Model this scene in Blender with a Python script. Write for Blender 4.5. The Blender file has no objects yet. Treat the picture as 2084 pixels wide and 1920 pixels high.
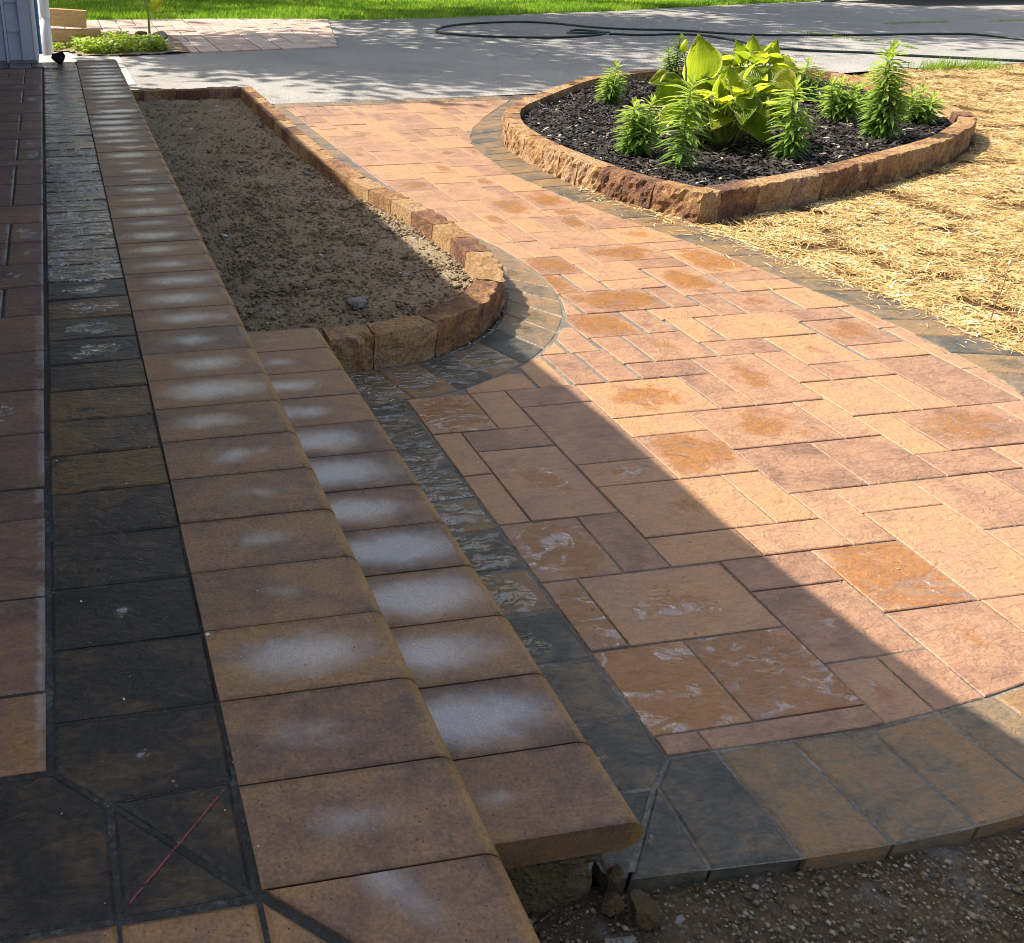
import bpy, math, random
import numpy as np
from mathutils import Vector, Matrix, noise as mnoise
rnd = random.Random(7)
U = 0.1524                      # one paving module (six inches) in metres; all plans below are in modules
S = bpy.context.scene
C = bpy.context.collection

# ------------------------------------------------------------------ camera, sky, sun, exposure
def cam_axes(p, y, r):
    cp, sp, cy, sy = math.cos(p), math.sin(p), math.cos(y), math.sin(y)
    f = Vector((sy*cp, cy*cp, -sp)); ri = Vector((cy, -sy, 0)); up = ri.cross(f)
    return ri*math.cos(r)+up*math.sin(r), up*math.cos(r)-ri*math.sin(r), f
R_, U_, F_ = cam_axes(0.532, 0.182, -0.002)
cam = bpy.data.cameras.new('camera'); co = bpy.data.objects.new('camera', cam); C.objects.link(co)
co.matrix_world = Matrix.Translation(Vector((-14.852, -15.495, 11.135))*U) @ Matrix((R_, U_, -F_)).transposed().to_4x4()
cam.sensor_fit = 'HORIZONTAL'; cam.sensor_width = 36; cam.lens = 36*1965.04/2084
cam.shift_x = 536.2/2084; cam.shift_y = 0.0; cam.clip_end = 600; cam.clip_start = 0.05
S.camera = co

SUN = Vector((0.77, -0.54, -1.0)).normalized()          # the way the light travels
elev = math.asin(-SUN.z); azim = math.atan2(-SUN.x, -SUN.y)
w = bpy.data.worlds.new('World'); S.world = w; w.use_nodes = True
wn = w.node_tree.nodes; wl = w.node_tree.links
sky = wn.new('ShaderNodeTexSky'); sky.sky_type = 'NISHITA'; sky.sun_disc = False
sky.sun_elevation = elev; sky.sun_rotation = azim; sky.dust_density = 3.0; sky.air_density = 1.0
hs = wn.new('ShaderNodeHueSaturation'); hs.inputs['Saturation'].default_value = 0.76      # hazy, whitish sky
wl.new(sky.outputs[0], hs.inputs['Color']); wl.new(hs.outputs[0], wn['Background'].inputs[0]); wn['Background'].inputs[1].default_value = 0.116
sl = bpy.data.lights.new('sun', 'SUN'); sl.energy = 5.0; sl.angle = math.radians(0.55); sl.color = (1.0, 0.93, 0.82)
so = bpy.data.objects.new('sun', sl); C.objects.link(so); so.location = (-8, 8, 12)
so.rotation_euler = SUN.to_track_quat('-Z', 'Y').to_euler()
S.view_settings.view_transform = 'Standard'; S.view_settings.look = 'None'
S.view_settings.exposure = 1.1; S.view_settings.gamma = 1.0
S.view_settings.use_curve_mapping = False
S.render.filter_size = 1.0; S.cycles.filter_width = 1.0

# ------------------------------------------------------------------ node helpers
class Mat:
    def __init__(s, name):
        s.m = bpy.data.materials.new(name); s.m.use_nodes = True
        s.n = s.m.node_tree.nodes; s.l = s.m.node_tree.links
        s.b = s.n['Principled BSDF']; s.out = s.n['Material Output']
        s.tc = s.n.new('ShaderNodeTexCoord')
    def put(s, node, i, v):
        if v is None: return
        if hasattr(v, 'node'): s.l.new(v, node.inputs[i])
        else:
            sock = node.inputs[i]
            if hasattr(sock.default_value, '__len__') and not hasattr(v, '__len__'): v = [v]*len(sock.default_value)
            if hasattr(v, '__len__') and len(v) == 3 and len(sock.default_value) == 4: v = (*v, 1)
            sock.default_value = v
    def math(s, op, a, b=None, c=None, clamp=False):
        n = s.n.new('ShaderNodeMath'); n.operation = op; n.use_clamp = clamp
        for i, v in enumerate((a, b, c)): s.put(n, i, v)
        return n.outputs[0]
    def vmath(s, op, a, b=None):
        n = s.n.new('ShaderNodeVectorMath'); n.operation = op; s.put(n, 0, a); s.put(n, 1, b)
        return n.outputs['Value'] if op in ('LENGTH', 'DISTANCE', 'DOT_PRODUCT') else n.outputs[0]
    def noise(s, vec, scale, detail=4, rough=.55, dist=0.0, col=False):
        n = s.n.new('ShaderNodeTexNoise'); s.put(n, 'Vector', vec)
        s.put(n, 'Scale', scale); s.put(n, 'Detail', detail); s.put(n, 'Roughness', rough); s.put(n, 'Distortion', dist)
        return n.outputs['Color' if col else 'Fac']
    def voro(s, vec, scale, feat='F1', out='Distance'):
        n = s.n.new('ShaderNodeTexVoronoi'); n.feature = feat; s.put(n, 'Vector', vec); s.put(n, 'Scale', scale)
        return n.outputs[out]
    def ramp(s, f, stops):
        n = s.n.new('ShaderNodeValToRGB'); s.put(n, 0, f); e = n.color_ramp.elements
        while len(e) < len(stops): e.new(.5)
        for x, (p, c) in zip(e, stops): x.position = p; x.color = (*c, 1) if len(c) == 3 else c
        return n.outputs[0]
    def mix(s, f, a, b, mode='MIX'):
        n = s.n.new('ShaderNodeMixRGB'); n.blend_type = mode
        s.put(n, 0, f); s.put(n, 1, a); s.put(n, 2, b); return n.outputs[0]
    def con(s, f, k): return s.math('ADD', s.math('MULTIPLY', s.math('SUBTRACT', f, .5), k), .5, None, True)
    def step(s, x, lo, hi, a=0.0, b=1.0):
        n = s.n.new('ShaderNodeMapRange'); n.interpolation_type = 'SMOOTHSTEP'
        for i, v in enumerate((x, lo, hi, a, b)): s.put(n, i, v)
        return n.outputs[0]
    def scale(s, vec, sc, off=None):
        n = s.n.new('ShaderNodeMapping'); s.put(n, 'Vector', vec); n.inputs['Scale'].default_value = sc
        if off is not None: s.put(n, 'Location', off)
        return n.outputs[0]
    def bump(s, h, strength, dist, nrm=None):
        n = s.n.new('ShaderNodeBump'); s.put(n, 'Height', h); s.put(n, 'Strength', strength); s.put(n, 'Distance', dist)
        if nrm is not None: s.l.new(nrm, n.inputs['Normal'])
        return n.outputs[0]
    def rgb(s):                     # object colour: three numbers that belong to the one piece
        oi = s.n.new('ShaderNodeObjectInfo'); sp = s.n.new('ShaderNodeSeparateColor')
        s.l.new(oi.outputs['Color'], sp.inputs[0]); return sp.outputs[0], sp.outputs[1], sp.outputs[2]
    def uv(s):
        sp = s.n.new('ShaderNodeSeparateXYZ'); s.l.new(s.tc.outputs['UV'], sp.inputs[0]); return sp.outputs[0], sp.outputs[1]
    def attr(s, name):
        n = s.n.new('ShaderNodeAttribute'); n.attribute_name = name; return n
    def own(s, seed):               # object coordinates shifted by the piece's own seed
        k = s.math('MULTIPLY', seed, 61.0)
        cx = s.n.new('ShaderNodeCombineXYZ')
        s.put(cx, 0, k); s.put(cx, 1, s.math('MULTIPLY', k, 1.7)); s.put(cx, 2, s.math('MULTIPLY', k, .6))
        return s.vmath('ADD', s.tc.outputs['Object'], cx.outputs[0])
    def fin(s, col=None, rough=None, nrm=None, spec=None, metal=None):
        s.put(s.b, 'Base Color', col); s.put(s.b, 'Roughness', rough); s.put(s.b, 'Metallic', metal)
        s.put(s.b, 'Specular IOR Level', spec)
        if nrm is not None: s.l.new(nrm, s.b.inputs['Normal'])
        return s.m

def radial(s, sx=1.0, sy=1.0, ox=.5, oy=.5):
    u, v = s.uv()
    a = s.math('MULTIPLY', s.math('SUBTRACT', u, ox), 2*sx); b = s.math('MULTIPLY', s.math('SUBTRACT', v, oy), 2*sy)
    return s.math('SQRT', s.math('ADD', s.math('MULTIPLY', a, a), s.math('MULTIPLY', b, b)))

def paver_mat(name, stops, wetcol, riven=1.0, haze=False, dry=.5, wet_gloss=.2, film=2.9, deep=None, streak=False):
    s = Mat(name); tone, wet, seed = s.rgb(); vec = s.own(seed)
    big = s.noise(vec, 4.5, 4, .6, .6); mid = s.noise(s.scale(vec, (1, 2.2, 1)), 20, 5, .68, .8); fine = s.noise(vec, 120, 4, .75)
    f = s.con(s.math('ADD', s.math('MULTIPLY', big, .55), s.math('MULTIPLY', mid, .45)), 1.7)
    f = s.math('ADD', f, s.math('MULTIPLY', s.math('SUBTRACT', tone, .5), .42))
    col = s.ramp(f, stops)
    col = s.mix(1.0, col, s.ramp(fine, [(.3, (.74, .73, .73)), (.5, (1.0, .99, .98)), (.72, (1.22, 1.2, 1.18))]), 'MULTIPLY')
    # riven slate-like face: terraces with ragged edges
    vr = s.vmath('ADD', s.scale(vec, (1.0, 1.9, 1.0)), s.scale(s.noise(vec, 9, 3, .6, 0, True), (.14, .14, .14)))
    t1 = s.noise(vr, 7, 5, .6, .5); t2 = s.noise(vr, 24, 5, .62, .6)
    terr = s.math('SNAP', s.math('ADD', t1, s.math('MULTIPLY', t2, .22)), .075)
    terr = s.math('ADD', s.math('MULTIPLY', terr, .75), s.math('MULTIPLY', t1, .6))
    h = s.math('ADD', terr, s.math('ADD', s.math('MULTIPLY', t2, .45), s.math('MULTIPLY', fine, .10)))
    # dark seams where the face has flaked
    seam = s.step(s.math('ABSOLUTE', s.math('SUBTRACT', s.math('FRACT', s.math('MULTIPLY', t1, 9.0)), .5)), .035, .0)
    col = s.mix(s.math('MULTIPLY', s.math('MULTIPLY', seam, s.step(t2, .45, .6)), .45*riven), col, s.mix(1, col, (.45, .42, .42), 'MULTIPLY'))
    # water left in the hollows of some pieces
    d = s.math('ADD', radial(s), s.math('MULTIPLY', s.math('SUBTRACT', s.noise(vec, 9, 5, .62, .7), .5), 1.9))
    thr = s.math('MULTIPLY', wet, 1.45)
    m = s.step(d, s.math('SUBTRACT', thr, .42), s.math('ADD', thr, .04), 1, 0)
    m = s.math('MULTIPLY', m, s.step(wet, .02, .1))
    wc = s.mix(1.0, col, wetcol, 'MULTIPLY')
    col = s.mix(s.math('MULTIPLY', m, .85), col, s.mix(.5, wc, deep) if deep else wc)
    rough = s.math('ADD', s.math('MULTIPLY', mid, .2), dry - .1)
    rough = s.math('ADD', s.math('MULTIPLY', rough, s.math('SUBTRACT', 1, m)), s.math('MULTIPLY', m, wet_gloss))
    if haze:                        # pale mineral bloom along the joint beside the dark course
        u, v = s.uv()
        e = s.math('ADD', u, s.math('MULTIPLY', s.math('SUBTRACT', s.noise(vec, 45, 5, .7), .5), .12))
        k = s.math('MULTIPLY', s.step(e, .925, .965), s.step(s.noise(vec, 7, 3), .40, .56))
        col = s.mix(s.math('MULTIPLY', k, .38), col, (.42, .39, .37))
    n = s.bump(h, 1.0*riven, .017)
    # the water film itself: rippled, gathers in the low parts of the riven face and breaks over the high ones
    low = s.step(s.math('ADD', t1, s.math('MULTIPLY', t2, .35)), .74, .62)
    fm = s.math('MULTIPLY', s.step(m, .15, .5), s.math('ADD', s.math('MULTIPLY', s.step(s.noise(s.scale(vr, (1, 2.4, 1)), 9, 3, .55, .8), .44, .56), .9), .1))
    if streak:                      # runnels that follow the riven contours, with dull amber stone between
        fl = s.math('ADD', s.math('MULTIPLY', s.noise(vr, 3.6, 2.2, .5, .9), 5.2), s.math('MULTIPLY', t2, .16))
        st = s.step(s.math('ABSOLUTE', s.math('SUBTRACT', s.math('FRACT', fl), .5)), .21, .05)
        st = s.math('MULTIPLY', st, s.step(s.noise(vec, 6, 3, .6, .5), .38, .55))
        fm = s.math('MULTIPLY', s.step(m, .1, .45), s.math('ADD', s.math('MULTIPLY', st, .9), .07))
    s.put(s.b, 'Coat Weight', fm); s.put(s.b, 'Coat Roughness', .03); s.put(s.b, 'Coat IOR', film)
    rip = s.math('ADD', s.math('MULTIPLY', t1, .8), s.math('MULTIPLY', s.noise(s.scale(vr, (1, 1.6, 1)), 12, 2.2, .5, 1.2), .9))
    if streak: rip = s.math('ADD', s.math('MULTIPLY', t1, .8), s.math('MULTIPLY', s.noise(vr, 7, 1.5, .45, .8), .9))
    s.l.new(s.bump(rip, 1.0, .042), s.b.inputs['Coat Normal'])
    return s.fin(col, rough, n, .5 if streak else .3)
M_field = paver_mat('slate_textured_paver', [(.06, (.175, .095, .062)), (.32, (.29, .160, .096)), (.55, (.375, .210, .118)), (.76, (.42, .232, .105)), (.97, (.27, .148, .098))], (.82, .53, .24), deep=(.31, .145, .034), streak=True, film=2.8, dry=.43)
M_glarepaver = paver_mat('glare_paled_paver', [(.10, (.36, .235, .185)), (.4, (.50, .35, .275)), (.6, (.58, .44, .35)), (.9, (.40, .28, .23))], (.85, .7, .55), .7)  # far pad pavers: the paleness of sun glare is put into the colour
M_porchfield = paver_mat('porch_paver', [(.12, (.085, .053, .045)), (.4, (.15, .09, .065)), (.58, (.21, .12, .078)), (.78, (.29, .148, .06)), (.95, (.115, .077, .065))], (.7, .55, .42), .8, True, .42)
M_border = paver_mat('dark_border_paver', [(.10, (.040, .044, .040)), (.34, (.095, .084, .066)), (.54, (.19, .135, .082)), (.74, (.26, .152, .068)), (.95, (.13, .115, .097))], (.5, .50, .30), .9, False, .37, film=2.4)
M_porchborder = paver_mat('porch_border_paver', [(.12, (.014, .0135, .013)), (.4, (.032, .026, .021)), (.58, (.075, .050, .029)), (.78, (.17, .095, .034)), (.95, (.035, .029, .026))], (.6, .6, .55), 1.0, False, .34, .2, 2.9)

def coping_mat():
    s = Mat('coping_concrete'); tone, wet, seed = s.rgb(); vec = s.own(seed); u, v = s.uv()
    big = s.noise(s.scale(vec, (1, 1.6, 1)), 5, 4, .6, .5); mid = s.noise(vec, 26, 5, .72); fine = s.noise(vec, 135, 4, .75)
    spk = s.voro(vec, 62); spk2 = s.voro(vec, 150)
    f = s.con(s.math('ADD', s.math('MULTIPLY', big, .6), s.math('MULTIPLY', mid, .4)), 1.6)
    f = s.math('ADD', f, s.math('MULTIPLY', s.math('SUBTRACT', tone, .5), .3))
    col = s.ramp(f, [(.10, (.090, .058, .046)), (.34, (.165, .098, .062)), (.54, (.25, .140, .072)), (.76, (.31, .168, .064)), (.96, (.155, .095, .070))])
    nose = s.step(s.math('ADD', u, s.math('MULTIPLY', s.math('SUBTRACT', mid, .5), .10)), .89, .965)
    col = s.mix(s.math('MULTIPLY', nose, .7), col, (.36, .195, .058))
    col = s.mix(1.0, col, s.ramp(fine, [(.3, (.60, .59, .59)), (.5, (.98, .97, .96)), (.72, (1.45, 1.42, 1.36))]), 'MULTIPLY')
    col = s.mix(s.step(spk, .13, .07), col, (.035, .03, .028))
    col = s.mix(s.math('MULTIPLY', s.step(spk2, .10, .05), .7), col, (.42, .38, .33))
    # darker rim along the joints
    ed = s.math('MINIMUM', v, s.math('SUBTRACT', 1, v))
    ed = s.math('ADD', ed, s.math('MULTIPLY', s.math('SUBTRACT', mid, .5), .16))
    col = s.mix(s.step(ed, .07, .0), col, s.mix(1, col, (.72, .7, .7), 'MULTIPLY'))
    # a sealed middle that still holds water, drying inwards from the joints
    k = s.math('FRACT', s.math('MULTIPLY', seed, 13.7))
    ox = s.math('ADD', .36, s.math('MULTIPLY', k, .22))
    d = s.math('ADD', radial(s, .95, 1.12, ox, .5), s.math('MULTIPLY', s.math('SUBTRACT', s.noise(vec, 9, 5, .68, .4), .5), 1.0))
    d = s.math('ADD', d, s.math('MULTIPLY', s.math('SUBTRACT', fine, .5), .22))
    w8 = s.math('MULTIPLY', wet, .88)
    m = s.step(d, s.math('SUBTRACT', w8, .62), s.math('ADD', w8, .26), 1, 0)
    m = s.math('MULTIPLY', m, s.step(nose, .6, .1))
    rough = s.math('SUBTRACT', .48, s.math('MULTIPLY', m, .28))
    col = s.mix(s.math('MULTIPLY', m, .5), col, s.mix(1, col, (.75, .73, .72), 'MULTIPLY'))
    s.put(s.b, 'Coat Weight', m); s.put(s.b, 'Coat Roughness', .10); s.put(s.b, 'Coat IOR', 2.9)
    s.l.new(s.bump(s.math('ADD', fine, s.math('MULTIPLY', mid, 1.2)), .35, .006), s.b.inputs['Coat Normal'])
    h = s.math('ADD', s.math('MULTIPLY', mid, .35), s.math('ADD', s.math('MULTIPLY', fine, .5), s.math('MULTIPLY', s.step(spk, .0, .14), .4)))
    return s.fin(col, rough, s.bump(h, .8, .006), .4)
M_coping = coping_mat()

def block_mat(name, k=1.0):
    s = Mat(name); tone, wet, seed = s.rgb(); vec = s.own(seed)
    big = s.noise(vec, 6, 4, .6, .6); mid = s.noise(vec, 38, 5, .7, .3); fine = s.noise(vec, 85, 5, .75)
    f = s.math('ADD', s.con(s.math('ADD', s.math('MULTIPLY', big, .6), s.math('MULTIPLY', mid, .4)), 2.0), s.math('MULTIPLY', s.math('SUBTRACT', tone, .5), .5))
    col = s.ramp(f, [(.1, (.15*k, .08*k, .062*k)), (.34, (.31*k, .16*k, .082*k)), (.52, (.46*k, .265*k, .115*k)), (.72, (.54*k, .36*k, .19*k)), (.94, (.32*k, .185*k, .145*k))])
    col = s.mix(1, col, s.ramp(fine, [(.3, (.38, .37, .37)), (.52, (1.0, .98, .96)), (.75, (1.7, 1.62, 1.5))]), 'MULTIPLY')
    h = s.math('ADD', s.math('MULTIPLY', mid, .8), s.math('MULTIPLY', fine, .45))
    return s.fin(col, .85, s.bump(h, 1.0, .045), .25)
M_block = block_mat('split_face_block')

def ground_mat(name, stops, sc=1.0, pebble=.0, rough=.95, bd=.03, pale=None):
    s = Mat(name); v = s.tc.outputs['Object']
    a = s.noise(v, 3.2*sc, 5, .6); b = s.noise(v, 32*sc, 6, .7); c = s.noise(v, 170*sc, 4, .7)
    f = s.math('ADD', s.math('MULTIPLY', a, .35), s.math('ADD', s.math('MULTIPLY', b, .4), s.math('MULTIPLY', c, .25)))
    col = s.ramp(f, stops)
    p = s.voro(v, 70*sc); pc = s.voro(v, 70*sc, 'F1', 'Color')
    if pebble: sp_ = s.n.new('ShaderNodeSeparateColor'); s.l.new(pc, sp_.inputs[0]); col = s.mix(s.math('MULTIPLY', s.step(p, .42, .30), pebble), col, s.ramp(sp_.outputs[0], [(0, (.10, .07, .04)), (.5, (.26, .20, .14)), (1, (.44, .40, .34))]))
    if pale: col = s.mix(s.math('MULTIPLY', s.step(s.noise(v, pale[0], 4, .6), pale[1], pale[1]+.14), pale[2]), col, pale[3])
    h = s.math('ADD', s.math('MULTIPLY', b, .8), s.math('ADD', s.math('MULTIPLY', c, .4), s.math('MULTIPLY', s.step(p, .5, .1), .3)))
    return s.fin(col, rough, s.bump(h, 1.0, bd), .12)
M_soil = ground_mat('bare_soil', [(.3, (.16, .115, .07)), (.44, (.29, .215, .135)), (.58, (.40, .31, .20)), (.74, (.54, .44, .31))], 1, .10, .95, .026, (4, .60, .45, (.42, .43, .43)))
M_gravel = ground_mat('stony_soil', [(.3, (.05, .034, .02)), (.47, (.13, .092, .055)), (.62, (.21, .155, .10)), (.78, (.30, .25, .19))], 1.0, .45, .9, .03, (5, .57, .5, (.30, .31, .32)))
M_mulchbed = ground_mat('mulch_bed', [(.3, (.008, .006, .006)), (.55, (.022, .017, .016)), (.8, (.055, .045, .042))], 1.2)
M_sand = ground_mat('joint_sand', [(.3, (.055, .05, .044)), (.5, (.155, .14, .12)), (.72, (.46, .42, .36))], 2.0, 0, .98, .004)
M_darksand = ground_mat('porch_joint_sand', [(.3, (.018, .018, .017)), (.52, (.06, .058, .053)), (.7, (.24, .235, .215))], 2.0, 0, .95, .004)
M_strawbed = ground_mat('soil_under_straw', [(.3, (.055, .03, .014)), (.5, (.17, .095, .042)), (.66, (.30, .19, .085)), (.82, (.48, .36, .17))], 1.0)
M_lawn = ground_mat('lawn_turf', [(.3, (.035, .085, .012)), (.55, (.075, .16, .022)), (.8, (.13, .22, .04))], .4)
M_concrete = ground_mat('worn_concrete', [(.3, (.30, .29, .26)), (.55, (.42, .40, .36)), (.8, (.5, .48, .44))], 1, .1, .85, .004)
M_stone = ground_mat('field_stone', [(.3, (.055, .036, .018)), (.5, (.16, .11, .058)), (.72, (.30, .235, .15))], 1, 0, .9, .03)
M_greystone = ground_mat('grey_stone', [(.3, (.16, .15, .13)), (.55, (.27, .25, .22)), (.8, (.38, .36, .32))], 1, 0, .85, .008)
M_darkstone = ground_mat('black_stone', [(.3, (.008, .007, .008)), (.6, (.025, .02, .022)), (.85, (.07, .06, .06))], 1, 0, .5, .01)
def asphalt():
    s = Mat('old_asphalt'); v = s.tc.outputs['Object']
    a = s.noise(v, .9, 5, .6, .5); b = s.noise(v, 9, 5, .7); c = s.voro(v, 120); d = s.noise(v, 55, 5, .8)
    f = s.math('ADD', s.math('MULTIPLY', a, .5), s.math('MULTIPLY', b, .5))
    col = s.ramp(f, [(.3, (.20, .192, .183)), (.5, (.29, .275, .252)), (.7, (.36, .34, .305))])
    col = s.mix(1, col, s.ramp(d, [(.34, (.45, .45, .46)), (.5, (1, 1, 1)), (.66, (1.8, 1.75, 1.68))]), 'MULTIPLY')
    h = s.math('ADD', s.math('MULTIPLY', d, .5), s.math('MULTIPLY', c, .6))
    return s.fin(col, .85, s.bump(h, .7, .012), .2)
M_asphalt = asphalt()

def leafy(name, cols, edge=None, trans=.45, veins=False, rough=.38):
    s = Mat(name); v = s.tc.outputs['Object']; u, t = s.uv()
    f = s.noise(v, 9, 3, .6)
    at = s.attr('tint'); f = s.math('ADD', s.math('MULTIPLY', f, .6), s.math('MULTIPLY', at.outputs['Fac'], .5))
    col = s.ramp(f, cols); nrm = None
    if veins:
        a = s.math('ABSOLUTE', s.math('SUBTRACT', u, .5))
        w_ = s.math('SINE', s.math('MULTIPLY', a, 95.0))
        col = s.mix(s.math('MULTIPLY', s.step(w_, .3, 1.0), .55), col, s.mix(1, col, (.5, .66, .4), 'MULTIPLY'))
        nrm = s.bump(w_, .9, .008)
    if edge:
        a = s.math('ABSOLUTE', s.math('SUBTRACT', u, .5))
        e = s.math('MAXIMUM', a, s.math('SUBTRACT', t, .47))
        e = s.math('ADD', e, s.math('MULTIPLY', s.math('SUBTRACT', s.noise(v, 30, 3, .6), .5), .08))
        col = s.mix(s.step(e, .450, .48), col, edge)
    s.fin(col, rough, nrm, .45)
    tr = s.n.new('ShaderNodeBsdfTranslucent'); s.l.new(s.mix(1, col, (1.5, 1.5, .6), 'MULTIPLY'), tr.inputs[0])
    mx = s.n.new('ShaderNodeMixShader'); mx.inputs[0].default_value = trans
    s.l.new(s.b.outputs[0], mx.inputs[1]); s.l.new(tr.outputs[0], mx.inputs[2]); s.l.new(mx.outputs[0], s.out.inputs[0])
    return s.m
M_hosta = leafy('hosta_leaf', [(.3, (.17, .27, .03)), (.5, (.33, .42, .04)), (.75, (.52, .52, .06))], (.60, .60, .30), .6, True)
M_stalk = leafy('pale_stalk', [(.3, (.10, .17, .03)), (.6, (.22, .28, .07)), (.8, (.34, .36, .12))], None, .2)
M_lily = leafy('lily_leaf', [(.2, (.075, .15, .04)), (.5, (.17, .28, .065)), (.75, (.36, .45, .11))], None, .5, False, .26)
M_ivy = leafy('ground_cover_leaf', [(.3, (.12, .20, .03)), (.55, (.24, .33, .05)), (.8, (.42, .48, .10))], None, .4)
M_grass = leafy('grass_blade', [(.2, (.05, .13, .010)), (.5, (.14, .27, .02)), (.75, (.30, .40, .045))], None, .5, False, .5)
M_treeleaf = leafy('tree_leaf', [(.3, (.035, .09, .015)), (.6, (.07, .14, .02)), (.8, (.1, .17, .03))], None, .3)
def strand(name, stops, rough=.6):
    s = Mat(name); at = s.attr('tint'); return s.fin(s.ramp(at.outputs['Fac'], stops), rough, None, .3)
M_straw = strand('straw_strand', [(.0, (.15, .075, .028)), (.22, (.36, .215, .075)), (.55, (.56, .385, .14)), (.85, (.70, .54, .24)), (1., (.84, .78, .56))])
M_mulch = strand('mulch_chip', [(.0, (.008, .006, .006)), (.5, (.024, .018, .017)), (.8, (.06, .048, .042)), (.93, (.13, .10, .085)), (1., (.42, .35, .26))], .7)
M_pebble = strand('pebble', [(.0, (.07, .05, .03)), (.4, (.18, .14, .09)), (.7, (.30, .25, .18)), (.9, (.38, .36, .33)), (1., (.6, .57, .5))], .8)
def plain(name, col, rough=.6, var=.12, sc=14, bumpd=0.0):
    s = Mat(name); n = s.noise(s.tc.outputs['Object'], sc, 5, .65)
    c = s.mix(1, col, s.ramp(n, [(.25, (1-var,)*3), (.75, (1+var,)*3)]), 'MULTIPLY')
    return s.fin(c, rough, s.bump(n, .5, bumpd) if bumpd else None, .4)
M_siding = plain('vinyl_siding', (.46, .47, .58), .55, .06)
M_trim = plain('trim_board', (.50, .50, .61), .5, .05)
M_jchannel = plain('siding_channel', (.50, .60, .74), .45, .05)
M_bluewrap = plain('blue_board', (.035, .16, .36), .5, .1)
M_white = plain('white_pvc', (.74, .72, .68), .4, .05)
M_roof = plain('roof_soffit', (.45, .45, .46), .7, .1)
M_hose = plain('rubber_hose', (.010, .022, .016), .35, .2)
M_tarp = plain('black_sheeting', (.006, .006, .008), .45, .3)
M_chalk = plain('red_chalk', (.30, .055, .06), .9, .3, 300)
M_bark = plain('bark', (.10, .075, .05), .9, .4, 20, .02)
M_twig = plain('twig', (.20, .10, .05), .8, .3)
def wood():
    s = Mat('sawn_timber'); v = s.scale(s.tc.outputs['Object'], (3, 30, 30)); n = s.noise(v, 4, 5, .65, 1.2)
    return s.fin(s.ramp(n, [(.3, (.24, .13, .05)), (.55, (.46, .29, .12)), (.8, (.60, .42, .20))]), .7, s.bump(n, .4, .004), .3)
M_wood = wood()

# ------------------------------------------------------------------ object helpers
def tag(o, label=None, cat=None, group=None, kind=None):
    for k, v in (('label', label), ('category', cat), ('group', group), ('kind', kind)):
        if v: o[k] = v
    return o
def empty(name, loc=(0, 0, 0)):
    o = bpy.data.objects.new(name, None); C.objects.link(o); o.location = Vector(loc)*U; o.empty_display_size = .1; return o
def origin(p):
    v = Vector((0, 0, 0))
    while p is not None: v += p.location; p = p.parent
    return v
def mesh(name, verts, faces, mat, parent=None, uvs=None, loc=None, smooth=False, tint=None, col=None, smooth_idx=None):
    """verts in modules, world plan; the object's origin goes to loc (or the middle of its foot)."""
    V = np.asarray(verts, float)
    if loc is None:
        loc = [(V[:, 0].min()+V[:, 0].max())/2, (V[:, 1].min()+V[:, 1].max())/2, V[:, 2].min()]
    me = bpy.data.meshes.new(name); me.from_pydata(((V-np.asarray(loc))*U).tolist(), [], faces)
    me.materials.append(mat)
    if uvs is not None:
        ul = me.uv_layers.new(name='UVMap'); li = np.zeros(len(me.loops), int); me.loops.foreach_get('vertex_index', li)
        ul.data.foreach_set('uv', np.asarray(uvs, float)[li].ravel())
    if tint is not None:
        a = me.attributes.new('tint', 'FLOAT', 'POINT'); a.data.foreach_set('value', np.asarray(tint, float))
    if smooth: me.polygons.foreach_set('use_smooth', [True]*len(me.polygons))
    elif smooth_idx:
        for i in smooth_idx: me.polygons[i].use_smooth = True
    o = bpy.data.objects.new(name, me); C.objects.link(o)
    o.location = Vector(loc)*U - (origin(parent) if parent else Vector((0, 0, 0)))
    if parent: o.parent = parent
    if col: o.color = (*col, 1)
    return o
def slab(name, poly, z0, z1, mat, parent, bev=.045, col=None, tilt=0.012, lift=0.0):
    n = len(poly); P = np.asarray(poly, float)
    if np.sum(P[:, 0]*np.roll(P[:, 1], -1)-np.roll(P[:, 0], -1)*P[:, 1]) < 0: P = P[::-1]
    def inset(k):
        out = []
        for i in range(n):
            a, b, c = P[i-1], P[i], P[(i+1) % n]
            d1 = (b-a)/(np.linalg.norm(b-a)+1e-9); d2 = (c-b)/(np.linalg.norm(c-b)+1e-9)
            n1 = np.array((-d1[1], d1[0])); n2 = np.array((-d2[1], d2[0])); q = n1+n2
            q = q/max(.35, (q@q)/2)
            out.append(b+q*k)
        return np.array(out)
    cx, cy = P.mean(0); tx, ty = rnd.gauss(0, tilt), rnd.gauss(0, tilt)
    zt = lambda p: z1+lift+tx*(p[0]-cx)+ty*(p[1]-cy)
    top = inset(bev)
    V = [(*p, z0) for p in P]+[(*p, zt(p)-bev*.8) for p in P]+[(*p, zt(p)) for p in top]
    F = [list(range(2*n, 3*n))]
    for i in range(n):
        j = (i+1) % n
        F += [(i, j, n+j, n+i), (n+i, n+j, 2*n+j, 2*n+i)]
    mn, mx = P.min(0), P.max(0)
    uv = [((v[0]-mn[0])/(mx[0]-mn[0]+1e-6), (v[1]-mn[1])/(mx[1]-mn[1]+1e-6)) for v in V]
    return mesh(name, V, F, mat, parent, uv, col=col or (rnd.random(), 0, rnd.random()))
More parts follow.
